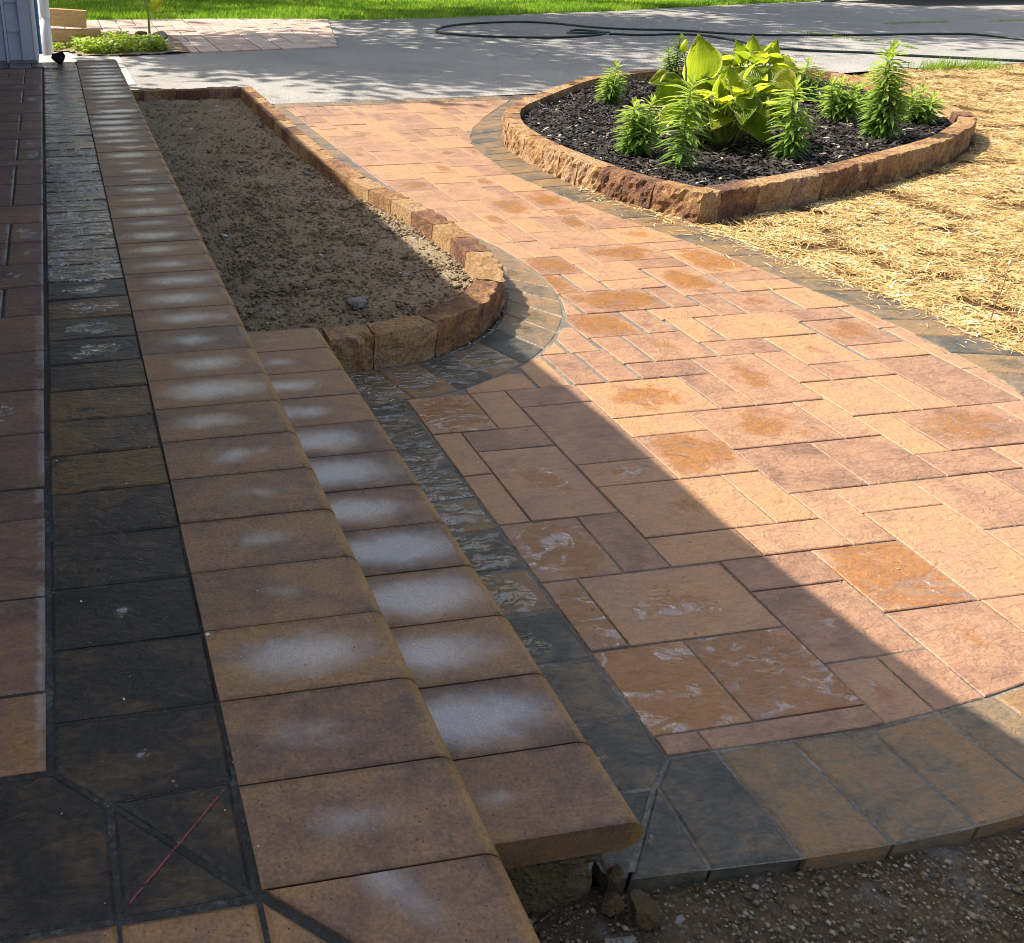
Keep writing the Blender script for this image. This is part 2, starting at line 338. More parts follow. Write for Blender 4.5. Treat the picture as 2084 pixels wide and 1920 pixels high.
def box(name, x0, y0, z0, x1, y1, z1, mat, parent=None, **k):
    V = [(x, y, z) for z in (z0, z1) for x, y in ((x0, y0), (x1, y0), (x1, y1), (x0, y1))]
    return mesh(name, V, [(3, 2, 1, 0), (4, 5, 6, 7), (0, 1, 5, 4), (1, 2, 6, 5), (2, 3, 7, 6), (3, 0, 4, 7)], mat, parent, **k)
def tube(pts, rad, seg=6, closed_ends=True):
    pts = [Vector(p) for p in pts]; V = []; F = []
    for i, p in enumerate(pts):
        t = (pts[min(i+1, len(pts)-1)]-pts[max(i-1, 0)]).normalized()
        a = t.cross(Vector((0, 0, 1)) if abs(t.z) < .9 else Vector((1, 0, 0))).normalized(); b = t.cross(a)
        r = rad[i] if hasattr(rad, '__len__') else rad
        for k in range(seg):
            an = 2*math.pi*k/seg; V.append(tuple(p+(a*math.cos(an)+b*math.sin(an))*r))
    for i in range(len(pts)-1):
        for k in range(seg):
            F.append((i*seg+k, i*seg+(k+1) % seg, (i+1)*seg+(k+1) % seg, (i+1)*seg+k))
    if closed_ends: F += [list(range(seg))[::-1], list(range((len(pts)-1)*seg, len(pts)*seg))]
    return V, F
def arclen(P):
    P = np.asarray(P, float); d = np.r_[0, np.cumsum(np.linalg.norm(np.diff(P, axis=0), axis=1))]; return P, d
def at_len(P, d, s): return np.array([np.interp(s, d, P[:, k]) for k in range(P.shape[1])])
def smooth_line(P, n):
    """Catmull-Rom through the points, n samples."""
    P = np.asarray(P, float); Q = np.vstack([2*P[0]-P[1], P, 2*P[-1]-P[-2]]); out = []
    m = len(P)-1
    for i in range(m):
        a, b, c, d = Q[i:i+4]
        for t in np.linspace(0, 1, max(2, n//m), endpoint=False):
            out.append(.5*((2*b)+(-a+c)*t+(2*a-5*b+4*c-d)*t*t+(-a+3*b-3*c+d)*t**3))
    out.append(P[-1]); return np.array(out)
def clip(subject, rect):
    """Sutherland-Hodgman: the part of a polygon inside a rectangle."""
    x0, y0, x1, y1 = rect; poly = [tuple(p) for p in subject]
    for ax, val, sg in ((0, x0, 1), (0, x1, -1), (1, y0, 1), (1, y1, -1)):
        out = []
        for i in range(len(poly)):
            a, b = poly[i-1], poly[i]; ia, ib = sg*(a[ax]-val) >= 0, sg*(b[ax]-val) >= 0
            if ia != ib:
                t = (val-a[ax])/(b[ax]-a[ax]); out.append((a[0]+t*(b[0]-a[0]), a[1]+t*(b[1]-a[1])))
            if ib: out.append(b)
        poly = out
        if len(poly) < 3: return []
    res = []
    for p in poly:
        if not res or math.hypot(p[0]-res[-1][0], p[1]-res[-1][1]) > .03: res.append(p)
    if len(res) > 2 and math.hypot(res[0][0]-res[-1][0], res[0][1]-res[-1][1]) < .03: res.pop()
    return res
def area(p):
    return abs(sum(p[i-1][0]*p[i][1]-p[i][0]*p[i-1][1] for i in range(len(p))))/2
def inside(px, py, poly):
    poly = np.asarray(poly, float); r = np.zeros(np.shape(px), bool); j = len(poly)-1
    for i in range(len(poly)):
        xi, yi = poly[i]; xj, yj = poly[j]
        c = ((yi > py) != (yj > py)) & (px < (xj-xi)*(py-yi)/((yj-yi) if yj != yi else 1e-9)+xi); r ^= c; j = i
    return r
def sheet(name, poly, z, mat, kind='structure'):
    o = mesh(name, [(*p, z) for p in poly], [list(range(len(poly)))], mat); return tag(o, kind=kind)
def relief(name, poly, z, amp, cell, mat, freq=1.2, hi=None):
    P = np.asarray(poly); x0, y0 = P.min(0); x1, y1 = P.max(0)
    nx, ny = int((x1-x0)/cell)+1, int((y1-y0)/cell)+1
    gx, gy = np.meshgrid(np.linspace(x0, x1, nx+1), np.linspace(y0, y1, ny+1))
    ins = inside((gx[:-1, :-1]+gx[1:, 1:])/2, (gy[:-1, :-1]+gy[1:, 1:])/2, poly)
    idx = {}; V = []; F = []
    def vid(i, j):
        if (i, j) not in idx:
            x, y = gx[i, j], gy[i, j]
            q = Vector((x*freq, y*freq, 3.1))
            zz = mnoise.noise(q)+.55*mnoise.noise(q*2.7)+.35*mnoise.noise(q*6.1)+.25*mnoise.noise(q*13)
            idx[i, j] = len(V); V.append((x, y, z+amp*zz+(hi(x, y) if hi else 0)))
        return idx[i, j]
    for i, j in zip(*np.nonzero(ins)): F.append((vid(i, j), vid(i, j+1), vid(i+1, j+1), vid(i+1, j)))
    return mesh(name, V, F, mat, smooth=True)
def scatter(poly, n, seed, weight=None):
    g = np.random.default_rng(seed); P = np.asarray(poly); lo, hi = P.min(0), P.max(0); out = np.zeros((0, 2))
    while len(out) < n:
        q = g.uniform(lo, hi, (n*3, 2)); q = q[inside(q[:, 0], q[:, 1], poly)]
        if weight is not None: q = q[g.random(len(q)) < weight(q)]
        out = np.vstack([out, q])
    return out[:n], g
def strands(name, xy, z, g, length, width, lift, mat, tint, tilt=.35, parent=None):
    """flat lying strands, each two quads with a bend"""
    n = len(xy); a = g.uniform(0, 2*np.pi, n); L = g.uniform(*length, n)/2; W = g.uniform(*width, n)/2
    d = np.stack([np.cos(a), np.sin(a)], 1); p = np.stack([-d[:, 1], d[:, 0]], 1)
    z = z+g.uniform(*lift, n); sl = g.normal(0, tilt, n)*L; bend = g.normal(0, .18, n)
    V = np.zeros((n, 6, 3))
    for k, (s, sg) in enumerate(((-1, -1), (-1, 1), (0, -1), (0, 1), (1, -1), (1, 1))):
        V[:, k, :2] = xy+d*(L*s)[:, None]+p*(W*sg+bend*L*(abs(s)))[:, None]; V[:, k, 2] = z+sl*s*.5+(0 if s else .015)+sg*W*g.uniform(-.6, .6)
    F = [f for i in range(0, 6*n, 6) for f in ((i, i+1, i+3, i+2), (i+2, i+3, i+5, i+4))]
    return mesh(name, V.reshape(-1, 3), F, mat, tint=np.repeat(tint, 6), parent=parent)
def pebbles(name, xy, z, g, size, mat, tint, flat=.6):
    n = len(xy); base = np.array([(1, 0, 0), (0, 1, 0), (-1, 0, 0), (0, -1, 0), (0, 0, 1), (0, 0, -1)], float)
    s = g.uniform(size[0], size[1], n)*g.choice([1, 1, 1, 1.5, 1.6, 2.4], n, p=[.3, .25, .2, .12, .1, .03]); a = g.uniform(0, 6.28, n); e = g.uniform(.55, 1, n)
    B = base[None]*np.stack([s, s*e, s*flat*g.uniform(.6, 1, n)], 1)[:, None]*g.uniform(.7, 1.25, (n, 6, 1))
    ca, sa = np.cos(a)[:, None], np.sin(a)[:, None]
    V = np.stack([B[..., 0]*ca-B[..., 1]*sa, B[..., 0]*sa+B[..., 1]*ca, B[..., 2]], -1)
    V[..., :2] += xy[:, None]; V[..., 2] += (z if np.isscalar(z) else z[:, None])
    F = [(i+a_, i+b_, i+c_) for i in range(0, 6*n, 6) for a_, b_, c_ in ((0, 1, 4), (1, 2, 4), (2, 3, 4), (3, 0, 4), (1, 0, 5), (2, 1, 5), (3, 2, 5), (0, 3, 5))]
    return mesh(name, V.reshape(-1, 3), F, mat, tint=np.repeat(tint, 6), smooth=True)
def boulder(name, c, r, mat, seed, rough=.28, parent=None, label=None, cat='rock', group=None):
    import bmesh
    bm = bmesh.new(); bmesh.ops.create_icosphere(bm, subdivisions=3, radius=1)
    V = []; rr = random.Random(seed); cuts = [(Vector((rr.gauss(0, 1), rr.gauss(0, 1), rr.gauss(0, 1))).normalized(), rr.uniform(.42, .78)) for _ in range(13)]
    for v in bm.verts:
        q = v.co*1.5+Vector((seed*7.1, seed*3.3, seed)); k = 1+rough*(mnoise.noise(q)+.5*mnoise.noise(q*2.3)+.3*mnoise.noise(q*5))
        p = v.co*k
        for q2, dd in cuts:
            over = p.dot(q2)-dd
            if over > 0: p = p-q2*over*.99
        V.append((c[0]+p.x*r[0], c[1]+p.y*r[1], c[2]+p.z*r[2]))
    F = [[v.index for v in f.verts] for f in bm.faces]; bm.free()
    o = mesh(name, V, F, mat, parent)
    return tag(o, label, cat, group) if label else o

# ------------------------------------------------------------------ outlines of the place
FIELD_B = [(-6.72, -6.38), (-4.68, -6.43), (-3.33, -6.43), (-2.0, -6.31), (-.94, -6.19), (-.1, -6.04), (1, -5.8), (2, -5.45), (3, -5.0), (4.2, -4.2), (5.6, -3), (7, -1.3), (8.3, .8)]
FIELD_R = [(9.33, 3.64), (9.52, 4.78), (9.6, 6), (9.59, 7.14), (9.57, 8.33), (9.46, 9.5), (9.25, 10.77), (9.05, 12), (8.82, 13.2), (8.62, 14.5), (8.39, 15.7), (8.09, 16.96), (7.82, 18.17), (7.51, 19.38), (7.2, 20.58), (6.95, 21.75), (6.68, 23), (6.45, 24.2), (6.2, 25.8), (6.0, 27.5), (5.93, 29), (6.06, 30.7), (6.34, 33.8), (7.24, 36.72), (8.3, 38.95), (10.45, 42.2), (12.5, 45), (14.2, 47.2)]
FIELD_L = [(-.89, 47.2), (-.8, 42.5), (-.76, 38), (-.65, 32.4), (-.51, 28), (-.41, 25.3), (.05, 22.2), (.5, 19.3), (.87, 17.5), (1.0, 16.14), (1.03, 14.63), (.85, 13.2), (.58, 12.03), (.22, 10.98), (-.3, 10.05), (-1.08, 9.0), (-2.05, 8.0), (-2.96, 7.33), (-3.85, 6.83), (-4.83, 6.34), (-5.73, 6.03), (-6.72, 5.92)]
FIELD = FIELD_B+FIELD_R+FIELD_L
BOT_OUT = [(-8.47, -8.27), (-7.26, -8.33), (-5.92, -8.40), (-4.57, -8.42), (-3.19, -8.38), (-2, -8.3), (-.5, -8.12), (1, -7.8), (2.5, -7.35), (4, -6.6), (6, -5.2), (8, -3.2), (10, -.4), (11.2, 3)]
RIGHT_OUT = [(11.57, 5.8), (11.58, 7.07), (11.55, 8.45), (11.44, 9.6), (11.17, 11), (10.94, 12.2), (10.72, 13.6), (10.52, 14.9), (10.27, 16.2), (10.0, 17.6), (9.68, 18.8), (9.4, 20), (9.08, 21.2), (8.78, 22.4), (8.6, 23.7), (8.37, 25.3), (7.95, 27.5), (7.8, 30), (8.05, 33.2), (8.8, 35.7), (10.4, 39), (14, 42.8), (17, 46), (18, 47.2)]
WALL_L = [(-8.3, 7.99), (-7.3, 8.0), (-6.28, 8.07), (-4.95, 8.52), (-3.81, 9.2), (-2.9, 9.98), (-1.99, 11.09), (-1.4, 12.2), (-1.1, 13.3), (-.92, 15), (-.92, 17), (-1.12, 19.3), (-1.42, 21.5), (-1.95, 23.9), (-2.35, 26.6), (-2.58, 30), (-2.68, 35), (-2.64, 42), (-2.6, 49.5)]
WALL_R = [(9.95, 19.25), (9.25, 20.6), (8.42, 22.9), (7.9, 26), (7.7, 29.8), (8.0, 33.2), (8.75, 35.9), (10.35, 39.1), (14.0, 42.9), (19.7, 48.1), (24.4, 50.0), (30, 50.9), (35.2, 50.1), (37.6, 46.8), (37.5, 42.5), (36.4, 38), (35.0, 33.9), (33.9, 31.3), (32.3, 29.6), (27.9, 26.45), (23.2, 24.1), (18.9, 22.2), (14.6, 20.6), (9.95, 19.25)]
H1, H2 = 1.1, 2.2               # tops of the two steps

# ------------------------------------------------------------------ ground
sheet('ground', [(-900, -900), (900, -900), (900, 900), (-900, 900)], -.75, M_lawn)
tag(mesh('lawn', [(x, y, -.05) for x, y in [(-900, 103.3), (-16, 103.3), (-4, 102.9), (6, 101.2), (17, 98.2), (28, 98.3), (41, 100.6), (51, 101.2), (62.6, 104.4), (75, 107), (140, 120), (900, 120), (900, 900), (-900, 900)]], [list(range(14))], M_lawn), kind='structure')
DRIVE = [(-11.2, 49.9), (-2.6, 49.9), (-2.5, 48.9), (12, 49.0), (16.5, 49.3), (24, 49.6), (49, 54.4), (61, 55.3), (140, 60), (140, 125), (75, 107.4), (62.6, 104.8), (51, 101.6), (41, 101.0), (28, 98.7), (17, 98.6), (6, 101.6), (-4, 103.3), (-16, 103.7), (-60, 104), (-60, 60), (-11.2, 60)]
sheet('driveway', DRIVE, -.06+.02, M_asphalt)
relief('soil_bed', [(-11.1, 8.7), (-8, 8.7), (-5.2, 9.3), (-3, 11), (-1.9, 13), (-1.6, 16), (-2.2, 22), (-2.9, 26), (-3.1, 49.2), (-11.1, 49.2)], .38, .12, .15, M_soil, 1.0)['kind'] = 'structure'
relief('straw_ground', [(11.2, 3), (11.5, 7), (10.2, 16), (8.7, 22.5), (9.9, 20.2), (18.9, 23.2), (32.3, 30.6), (36, 34.5), (37.8, 42), (36.5, 49), (49, 54.6), (61, 55.6), (110, 58.5), (110, -30), (14, -30), (11.5, -6), (12, 0)], -.12, .06, .6, M_strawbed, .8)['kind'] = 'structure'
relief('mulch_ground', [(10.4, 20.3), (9, 23.2), (8.4, 27), (8.2, 30), (8.8, 34), (11, 39), (20, 47.4), (26, 49.4), (34, 49.2), (36.6, 45), (36, 39), (33.5, 31.8), (27.6, 27), (18.6, 22.8)], .66, .05, .25, M_mulchbed, 1.4)['kind'] = 'structure'
relief('stony_ground', [(-11.1, -8.2), (-8.4, -8.0), (-3, -8.2), (1, -7.6), (4, -6.4), (10, -.2), (12.5, 1), (16, -16), (-11.1, -16)], -.30, .07, .16, M_gravel, 1.2,
       lambda x, y: -.12*max(0, min(1, (-7.2-x)/2.5)))['kind'] = 'structure'

# ------------------------------------------------------------------ the walkway: sand bed, field pavers, border pavers
WB = FIELD_B[:1]+[(-8.7, -8.1)]+BOT_OUT[1:]+RIGHT_OUT+[(17, 48.7), (-1.4, 48.7)]+[(x+.1, y) for x, y in WALL_L[::-1][1:]]+[(-8.7, 7.9)]
walk = mesh('walkway', [(*p, -.032) for p in [(-8.7, -8.1)]+WB[2:]], [list(range(len(WB)-1))], M_sand, loc=(0, 0, -.032)); walk['kind'] = 'structure'
def warp(u, v):
    vv = v if v < 8 else 8+(v-8)*.915 if v < 18 else 17.15+(v-18)
    return u-.4*min(1, max(0, (v-6)/9)), vv
TILES = [(0,2,3,4,.55),(0,0,2,2),(2,0,4,2),(3,2,4,4),(-1,-1,0,1),(0,-2,1,0),(1,-1,3,0),(1,-4,3,-1),(-1,-4,1,-2,.95),(-2,-2,0,-1),(4,1,5,3),(5,1,8,3,.65),(4,3,6,5),(6,3,7,5),(7,3,9,6),(3,-2,5,0),(4,0,6,1),(5,5,7,6),(4,5,5,7),(2,4,4,7,.4),(1,4,2,6),(0,6,2,7),(-2,4,1,6,.5),(-2,3,0,4),(-2,1,0,3,.8),
 (-4,2,-2,5,.06),(-4,5,-2,6),(-5,4,-4,6),(-7,4,-5,6,.8),(-6,3,-4,4),(-7,2,-6,4,.12),(-6,0,-4,3,.42),(-7,0,-6,2),(-4,1,-2,2,.45),(-4,-1,-1,1,.35),(-7,-2,-5,0,.8),(-5,-2,-4,0),(-4,-2,-2,-1),(-7,-4,-6,-2,.85),(-6,-4,-3,-2,.45),(-3,-3,-1,-2),(-3,-5,-1,-3,.3),
 (-7,-6,-5,-4,1.0),(-5,-6,-3,-4,1.0),(-7,-7,-6,-6),(-6,-7,-3,-6),(-3,-7,-2,-5,.4),(-2,-7,-1,-5),(-1,-7,1,-4,.2),(1,-6,3,-4),(3,-4,5,-2),(5,-2,6,0),
 (7,6,9,7),(7,7,9,9,.55),(9,5,11,8),(9,8,11,10,.3),(9,3,11,5),(5,6,7,8,.25),(4,8,7,10),(7,9,9,10),(3,7,5,8),(6,10,8,12,.35),(8,10,11,12),(5,10,6,12),(3,10,5,11),(4,11,5,13),(1,11,4,13,.75),(2,9,3,11),(0,9,2,11,.8),(3,13,5,14),(3,14,5,16),(2,13,3,15),(1,13,2,15,.9),(1,15,3,17,.75),(3,16,4,18),(4,16,7,18,.65),(5,15,7,16),(5,12,7,15,.6),(7,14,10,17,.75),(7,17,10,18),(7,13,10,14),(7,12,10,13),
 (1,7,3,9,.35),(3,8,4,10),(0,7,1,9),(-1,6,0,8),(-2,6,-1,8)]
occ = set()
for t in TILES:
    for a in range(t[0], t[2]):
        for b in range(t[1], t[3]): occ.add((a, b))
tr = random.Random(21); AUTO = []
for b in range(-8, 50):
    for a in range(-8, 17):
        if (a, b) in occ: continue
        opts = [(3, 2), (2, 2), (2, 1), (1, 2), (2, 3), (1, 1)]
        head = opts[:5]; tr.shuffle(head)
        for sx, sy in head+[(2, 1), (1, 2), (1, 1)]:
            cells = [(a+i, b+j) for i in range(sx) for j in range(sy)]
            if all(c not in occ and (c[0] <= 16) for c in cells):
                occ.update(cells); AUTO.append((a, b, a+sx, b+sy, tr.choice([0, 0, 0, .06, .3, .55]) if b > 17 else 0)); break
J = .021
for t in TILES+AUTO:
    x0, y0 = warp(t[0], t[1]); x1, y1 = warp(t[2], t[3])
    if t[0] <= -7: x0 = -7.2
    p = clip(FIELD, (x0+J, y0+J, x1-J, y1-J))
    if len(p) < 3 or area(p) < .09: continue
    slab('paver', p, -.35, 0, M_field, walk, .019, (rnd.random(), t[4] if len(t) > 4 else 0, rnd.random()), .006, rnd.gauss(.004, .006))
def ring(inner, outer, pitch, mat, parent, z1=0., gap=.030, wet=lambda x, y: 0, skip=None, name='border_paver'):
    I, di = arclen(smooth_line(inner, 160)); O, do = arclen(smooth_line(outer, 160))
    n = max(1, round(do[-1]/pitch))
    for k in range(n):
        q = []
        for (P, d, ts) in ((I, di, (0, .5, 1)), (O, do, (1, .5, 0))):
            for t in ts:
                s_ = (k+t)/n*d[-1]; e = (.5-t)*2*gap/2*(d[-1]/max(di[-1], do[-1]))
                q.append(at_len(P, d, s_+e))
        q = np.array(q); c = q.mean(0)
        if skip and skip(c): continue
        # the outer and inner ends stand off their neighbours by half a joint
        v = (q[4]-q[1])/np.linalg.norm(q[4]-q[1])
        q[:3] += v*gap/2; q[3:] -= v*gap/2
        slab(name, [tuple(p) for p in q], -.35, z1, mat, parent, .045, (.25+.6*rnd.random() if c[1] > 9 else rnd.random(), wet(*c), rnd.random()), .008, rnd.gauss(0, .008))
G = .018
# the column beside the steps
ys = [-5.55, -4.17, -2.83, -1.51, -.17, 1.14, 2.46, 3.81, 5.12]
wetc = [.1, .45, .7, .85, .7, .9, .9, .85]
for k in range(8):
    slab('border_paver', [(-8.66, ys[k]+.032), (-6.78, ys[k]+.032), (-6.78, ys[k+1]-.032), (-8.66, ys[k+1]-.032)], -.35, 0, M_border, walk, .05, ([.35, .1, 1.0, .3, .75, .4, .55, .6][k], wetc[k], rnd.random()), .008)
slab('border_paver', [(-8.66, 5.15), (-6.78, 5.15), (-6.78, 5.92), (-7.62, 6.55), (-8.66, 6.7)], -.35, 0, M_border, walk, .05, (.5, .9, .3))
slab('border_paver', [(-8.66, -5.58), (-8.66, -6.86), (-7.26, -6.88), (-6.79, -6.45), (-6.78, -5.58)], -.35, 0, M_border, walk, .05, (.2, .1, .7))
slab('border_paver', [(-8.66, -6.90), (-7.27, -6.92), (-8.4, -8.22), (-8.66, -8.22)], -.35, 0, M_border, walk, .05, (.15, .2, .2))
slab('border_paver', [(-7.22, -6.93), (-7.27, -8.31), (-8.37, -8.25)], -.35, 0, M_border, walk, .05, (.1, .2, .4))
slab('border_paver', [(-7.19, -6.90), (-6.74, -6.45), (-5.97, -6.44), (-5.95, -8.37), (-7.23, -8.32)], -.35, 0, M_border, walk, .05, (.05, .06, .9))
tops = [-5.95, -4.66, -3.33, -2.0, -.82, .45, 1.7, 2.9, 4.1, 5.3, 6.5]
Fb, dfb = arclen(FIELD_B); Ob, dob = arclen(BOT_OUT)
def on_line(P, x): return (x, np.interp(x, P[:, 0], P[:, 1]))
for k in range(len(tops)-1):
    a, b = tops[k], tops[k+1]; sp = .10+.06*k; 
    q = [on_line(Fb, a+G), on_line(Fb, b-G), on_line(Ob, b-G+sp+.05*(k > 3)), on_line(Ob, a+G+sp-.03)]
    q[0] = (q[0][0], q[0][1]-.05); q[1] = (q[1][0], q[1][1]-.05)
    slab('border_paver', q, -.35, 0, M_border, walk, .05, ([.75, .55, .95, .5, .7][k % 5], [.05, .0, .12, .0, .05][k % 5], rnd.random()), .008)
ring([(7.0, -1.4), (8.3, .8), (9.1, 2.9)]+FIELD_R, [(9.0, -2.4), (10.3, 0), (11.2, 3)]+RIGHT_OUT, 1.38, M_border, walk, wet=lambda x, y: rnd.choice([0, 0, .1, .3]))
LI = [(-8.25, 7.93), (-7.3, 7.93), (-6.25, 7.95), (-5.2, 8.25), (-4.4, 8.62), (-3.7, 9.05), (-2.85, 9.85), (-1.95, 10.95), (-1.33, 12.1), (-1.02, 13.2), (-.85, 15), (-.85, 17), (-1.03, 19.3), (-1.3, 21.5), (-1.75, 23.9), (-2.15, 26.6), (-2.4, 30), (-2.5, 35), (-2.46, 42), (-2.4, 47.2)]
LO = [(-7.66, 6.58), (-6.75, 5.98), (-5.73, 6.1), (-4.85, 6.41), (-3.88, 6.9), (-3.0, 7.4), (-2.12, 8.05), (-1.15, 9.05), (-.38, 10.1), (.14, 11), (.5, 12.03), (.77, 13.2), (.95, 14.63), (.92, 16.14), (.8, 17.5), (.42, 19.3), (-.02, 22.2), (-.48, 25.3), (-.72, 32.4), (-.87, 42.5), (-.95, 47.2)]
ring(LI, LO, 1.36, M_border, walk, wet=lambda x, y: .6 if y < 9.2 and x < -3.5 else rnd.choice([0, 0, .15, .3]))
for k in range(15):
    x0 = -1.35+k*1.25
    if x0 < 16.3: slab('border_paver', [(x0+G, 47.3), (x0+1.25-G, 47.3), (x0+1.25-G+.05, 48.75), (x0+G+.05, 48.75)], -.35, .0, M_border, walk, .05, (.5+.3*rnd.random(), .2*(k > 0), rnd.random()))

# ------------------------------------------------------------------ porch and lower step
porch = mesh('porch', [(x, y, z) for z in (-.5, H2-.045) for x, y in ((-11.25, -11.2), (-11.25, 54.0), (-24, 54.0), (-24, -11.2))], [(3, 2, 1, 0)[::-1], (4, 5, 6, 7)[::-1], (0, 1, 5, 4), (1, 2, 6, 5), (2, 3, 7, 6), (3, 0, 4, 7)], M_darksand, loc=(0, 0, -.5)); porch['kind'] = 'structure'
low = mesh('lower_step', [(x, y, z) for z in (-.5, H1-.56) for x, y in ((-8.85, -7.7), (-8.85, 8.3), (-11.24, 8.3), (-11.24, -7.7))], [(0, 1, 2, 3), (7, 6, 5, 4), (0, 1, 5, 4), (1, 2, 6, 5), (2, 3, 7, 6), (3, 0, 4, 7)], M_stone, loc=(0, 0, -.5)); low['kind'] = 'structure'
def bullnose(xb, xn, y0, y1, h, th, parent, col, miter0=0., miter1=0., axis='y'):
    r = th/2; pr = [(xb, h-th), (xb, h)]
    for k in range(9):
        a = math.pi/2-math.pi*k/8; pr.append((xn-r+r*math.cos(a)*1.0, h-r+r*math.sin(a)))
    n = len(pr); V = []; UV = []; g = .009+.008*rnd.random(); dz = rnd.gauss(0, .005)
    for e, (yy, mt) in enumerate(((y0+g, miter0), (y1-g, miter1))):
        for x, z in pr:
            V.append((x, yy+mt*(x-xb), z+dz)); UV.append(((x-xb)/(xn-xb), e))
    F = [(i, (i+1) % n, n+(i+1) % n, n+i) for i in range(n)]+[list(range(n))[::-1], list(range(n, 2*n))]
    F = [f[::-1] for f in F]
    if axis == 'x': V = [(y, -11.9-(x-xn) if False else x, z) for x, y, z in V]
    return mesh('coping_stone', V, F, M_coping, parent, UV, col=col, smooth_idx=list(range(2, n-1)))
WETU = [.30, .34, .80, .16, .32, .26, .40, .50, .85, .62, .52, .68, .76, .72, .58, .64, .74, .5, .8, .4, .7, .35, .6]
y = -9.13; k = 0
while y < 53.6:
    wv = WETU[k] if k < len(WETU) else rnd.choice([.35, .5, .7, .85, .95])
    bullnose(-13.54, -10.84, y, min(y+1.419, 54.25), H2, .52, porch, (rnd.random(), wv, rnd.random())); y += 1.419; k += 1
# mitred corner and the return along the near edge
bullnose(-13.50, -10.84, -9.13, -9.12, H2, .52, porch, (.35, .3, .4), -1.0, 0).name = 'coping_stone'
y = -8.25; k = 0
WETL = [.12, .95, .78, .98, .98, .85, .95, .9, .55, .6, .3, .12]
while y < 8.4:
    bullnose(-11.2, -8.38, y, y+1.405, H1, .52, low, (rnd.random(), WETL[k % 12], rnd.random())); y += 1.405; k += 1
for (x0, x1) in ((-13.58, -12.0), (-15.03, -13.62), (-16.46, -15.07), (-17.9, -16.5)):      # return along the near edge
    p = [(x0, -9.22), (x1, -9.22), (x1, -11.9), (x0, -11.9)]
    if x0 == -13.58: p = [(x0+.02, -9.24), (-10.95, -11.87), (x0, -11.9)]
    o = slab('coping_stone', p, H2-.5, H2, M_coping, porch, .06, (.75 if x0 > -16 else .5, .2, rnd.random()), .004)
# rough footing under the open end of the step
box_z = H1-.53
import bmesh
def rough_block(name, c, sz, mat, seed, parent):
    bm = bmesh.new(); bmesh.ops.create_cube(bm, size=1); bmesh.ops.subdivide_edges(bm, edges=bm.edges[:], cuts=7, use_grid_fill=True)
    V = []
    for v in bm.verts:
        p = Vector((c[0]+v.co.x*sz[0], c[1]+v.co.y*sz[1], c[2]+v.co.z*sz[2])); q = p*2.2+Vector((seed, 0, 0))
        k = Vector((mnoise.noise(q), mnoise.noise(q+Vector((9, 0, 0))), mnoise.noise(q+Vector((0, 9, 0)))))*.16+Vector((mnoise.noise(q*3), mnoise.noise(q*3+Vector((5, 0, 0))), 0))*.07
        if v.co.z > .45: k.z = 0
        V.append(tuple(p+k))
    F = [[v.index for v in f.verts] for f in bm.faces]; bm.free()
    return mesh(name, V, F, mat, parent)
rough_block('footing_stone', (-9.75, -7.85, .05), (1.75, .75, 1.0), M_stone, 2, low)
rough_block('footing_stone', (-8.95, -3.4, .1), (.42, 9.2, .92), M_greystone, 4, low)
rough_block('footing_stone', (-8.95, 4.8, .1), (.42, 6.8, .92), M_greystone, 6, low)

# porch border course
y = -6.28; k = 0
TB = [.35, .1, .25, .55, 1.25, .8, 1.0, .45, .3, .6, 1.3, .4, .2, .65, .9, .5]
while y < 51.3:
    wv = 0.06 if k < 8 else .45 if k < 12 else .9
    o = slab('border_paver', [(-15.665, y+.03), (-13.575, y+.03), (-13.575, y+1.365), (-15.665, y+1.365)], H2-.35, H2, M_porchborder, porch, .04, (TB[k] if k < len(TB) else rnd.random(), wv if k < 12 else rnd.choice([.85, 1.0, 1.0]), rnd.random()), .010); y += 1.395; k += 1
slab('border_paver', [(-15.665, -6.30), (-15.67, -7.05), (-15.05, -7.64), (-13.60, -7.57), (-13.575, -6.30)], H2-.35, H2, M_porchborder, porch, .055, (.35, .12, .5))
slab('corner_paver', [(-14.98, -7.67), (-13.63, -7.60), (-13.65, -9.06)], H2-.35, H2, M_porchborder, porch, .05, (.35, .07, .1), .004)
slab('corner_paver', [(-15.01, -7.75), (-13.71, -9.12), (-15.0, -9.13)], H2-.35, H2, M_porchborder, porch, .05, (.30, .05, .15), .004)
slab('border_paver', [(-15.70, -7.10), (-15.09, -7.70), (-15.06, -9.14), (-16.45, -9.16), (-16.45, -7.12)], H2-.35, H2, M_porchborder, porch, .055, (.22, .05, .8))
slab('border_paver', [(-16.5, -7.15), (-16.5, -9.15), (-17.9, -9.15), (-17.9, -7.15)], H2-.35, H2, M_porchborder, porch, .055, (.22, .05, .2))
ch = []
for i in range(15):
    t0 = i/15; t1 = t0+1/15*(.95 if i % 4 else .55)
    a = np.array((-13.72, -7.74)); b = np.array((-14.93, -9.04)); wd = .006+.005*rnd.random()
    p0, p1 = a+(b-a)*t0, a+(b-a)*t1; nrm = np.array((-(b-a)[1], (b-a)[0]))/np.linalg.norm(b-a)*wd; jt = nrm*rnd.gauss(0, .35)
    ch += [(*(p0+nrm+jt), H2+.022), (*(p0-nrm+jt), H2+.022), (*(p1-nrm+jt), H2+.022), (*(p1+nrm+jt), H2+.022)]
mesh('chalk_line', ch, [(i, i+1, i+2, i+3) for i in range(0, len(ch), 4)], M_chalk, porch)
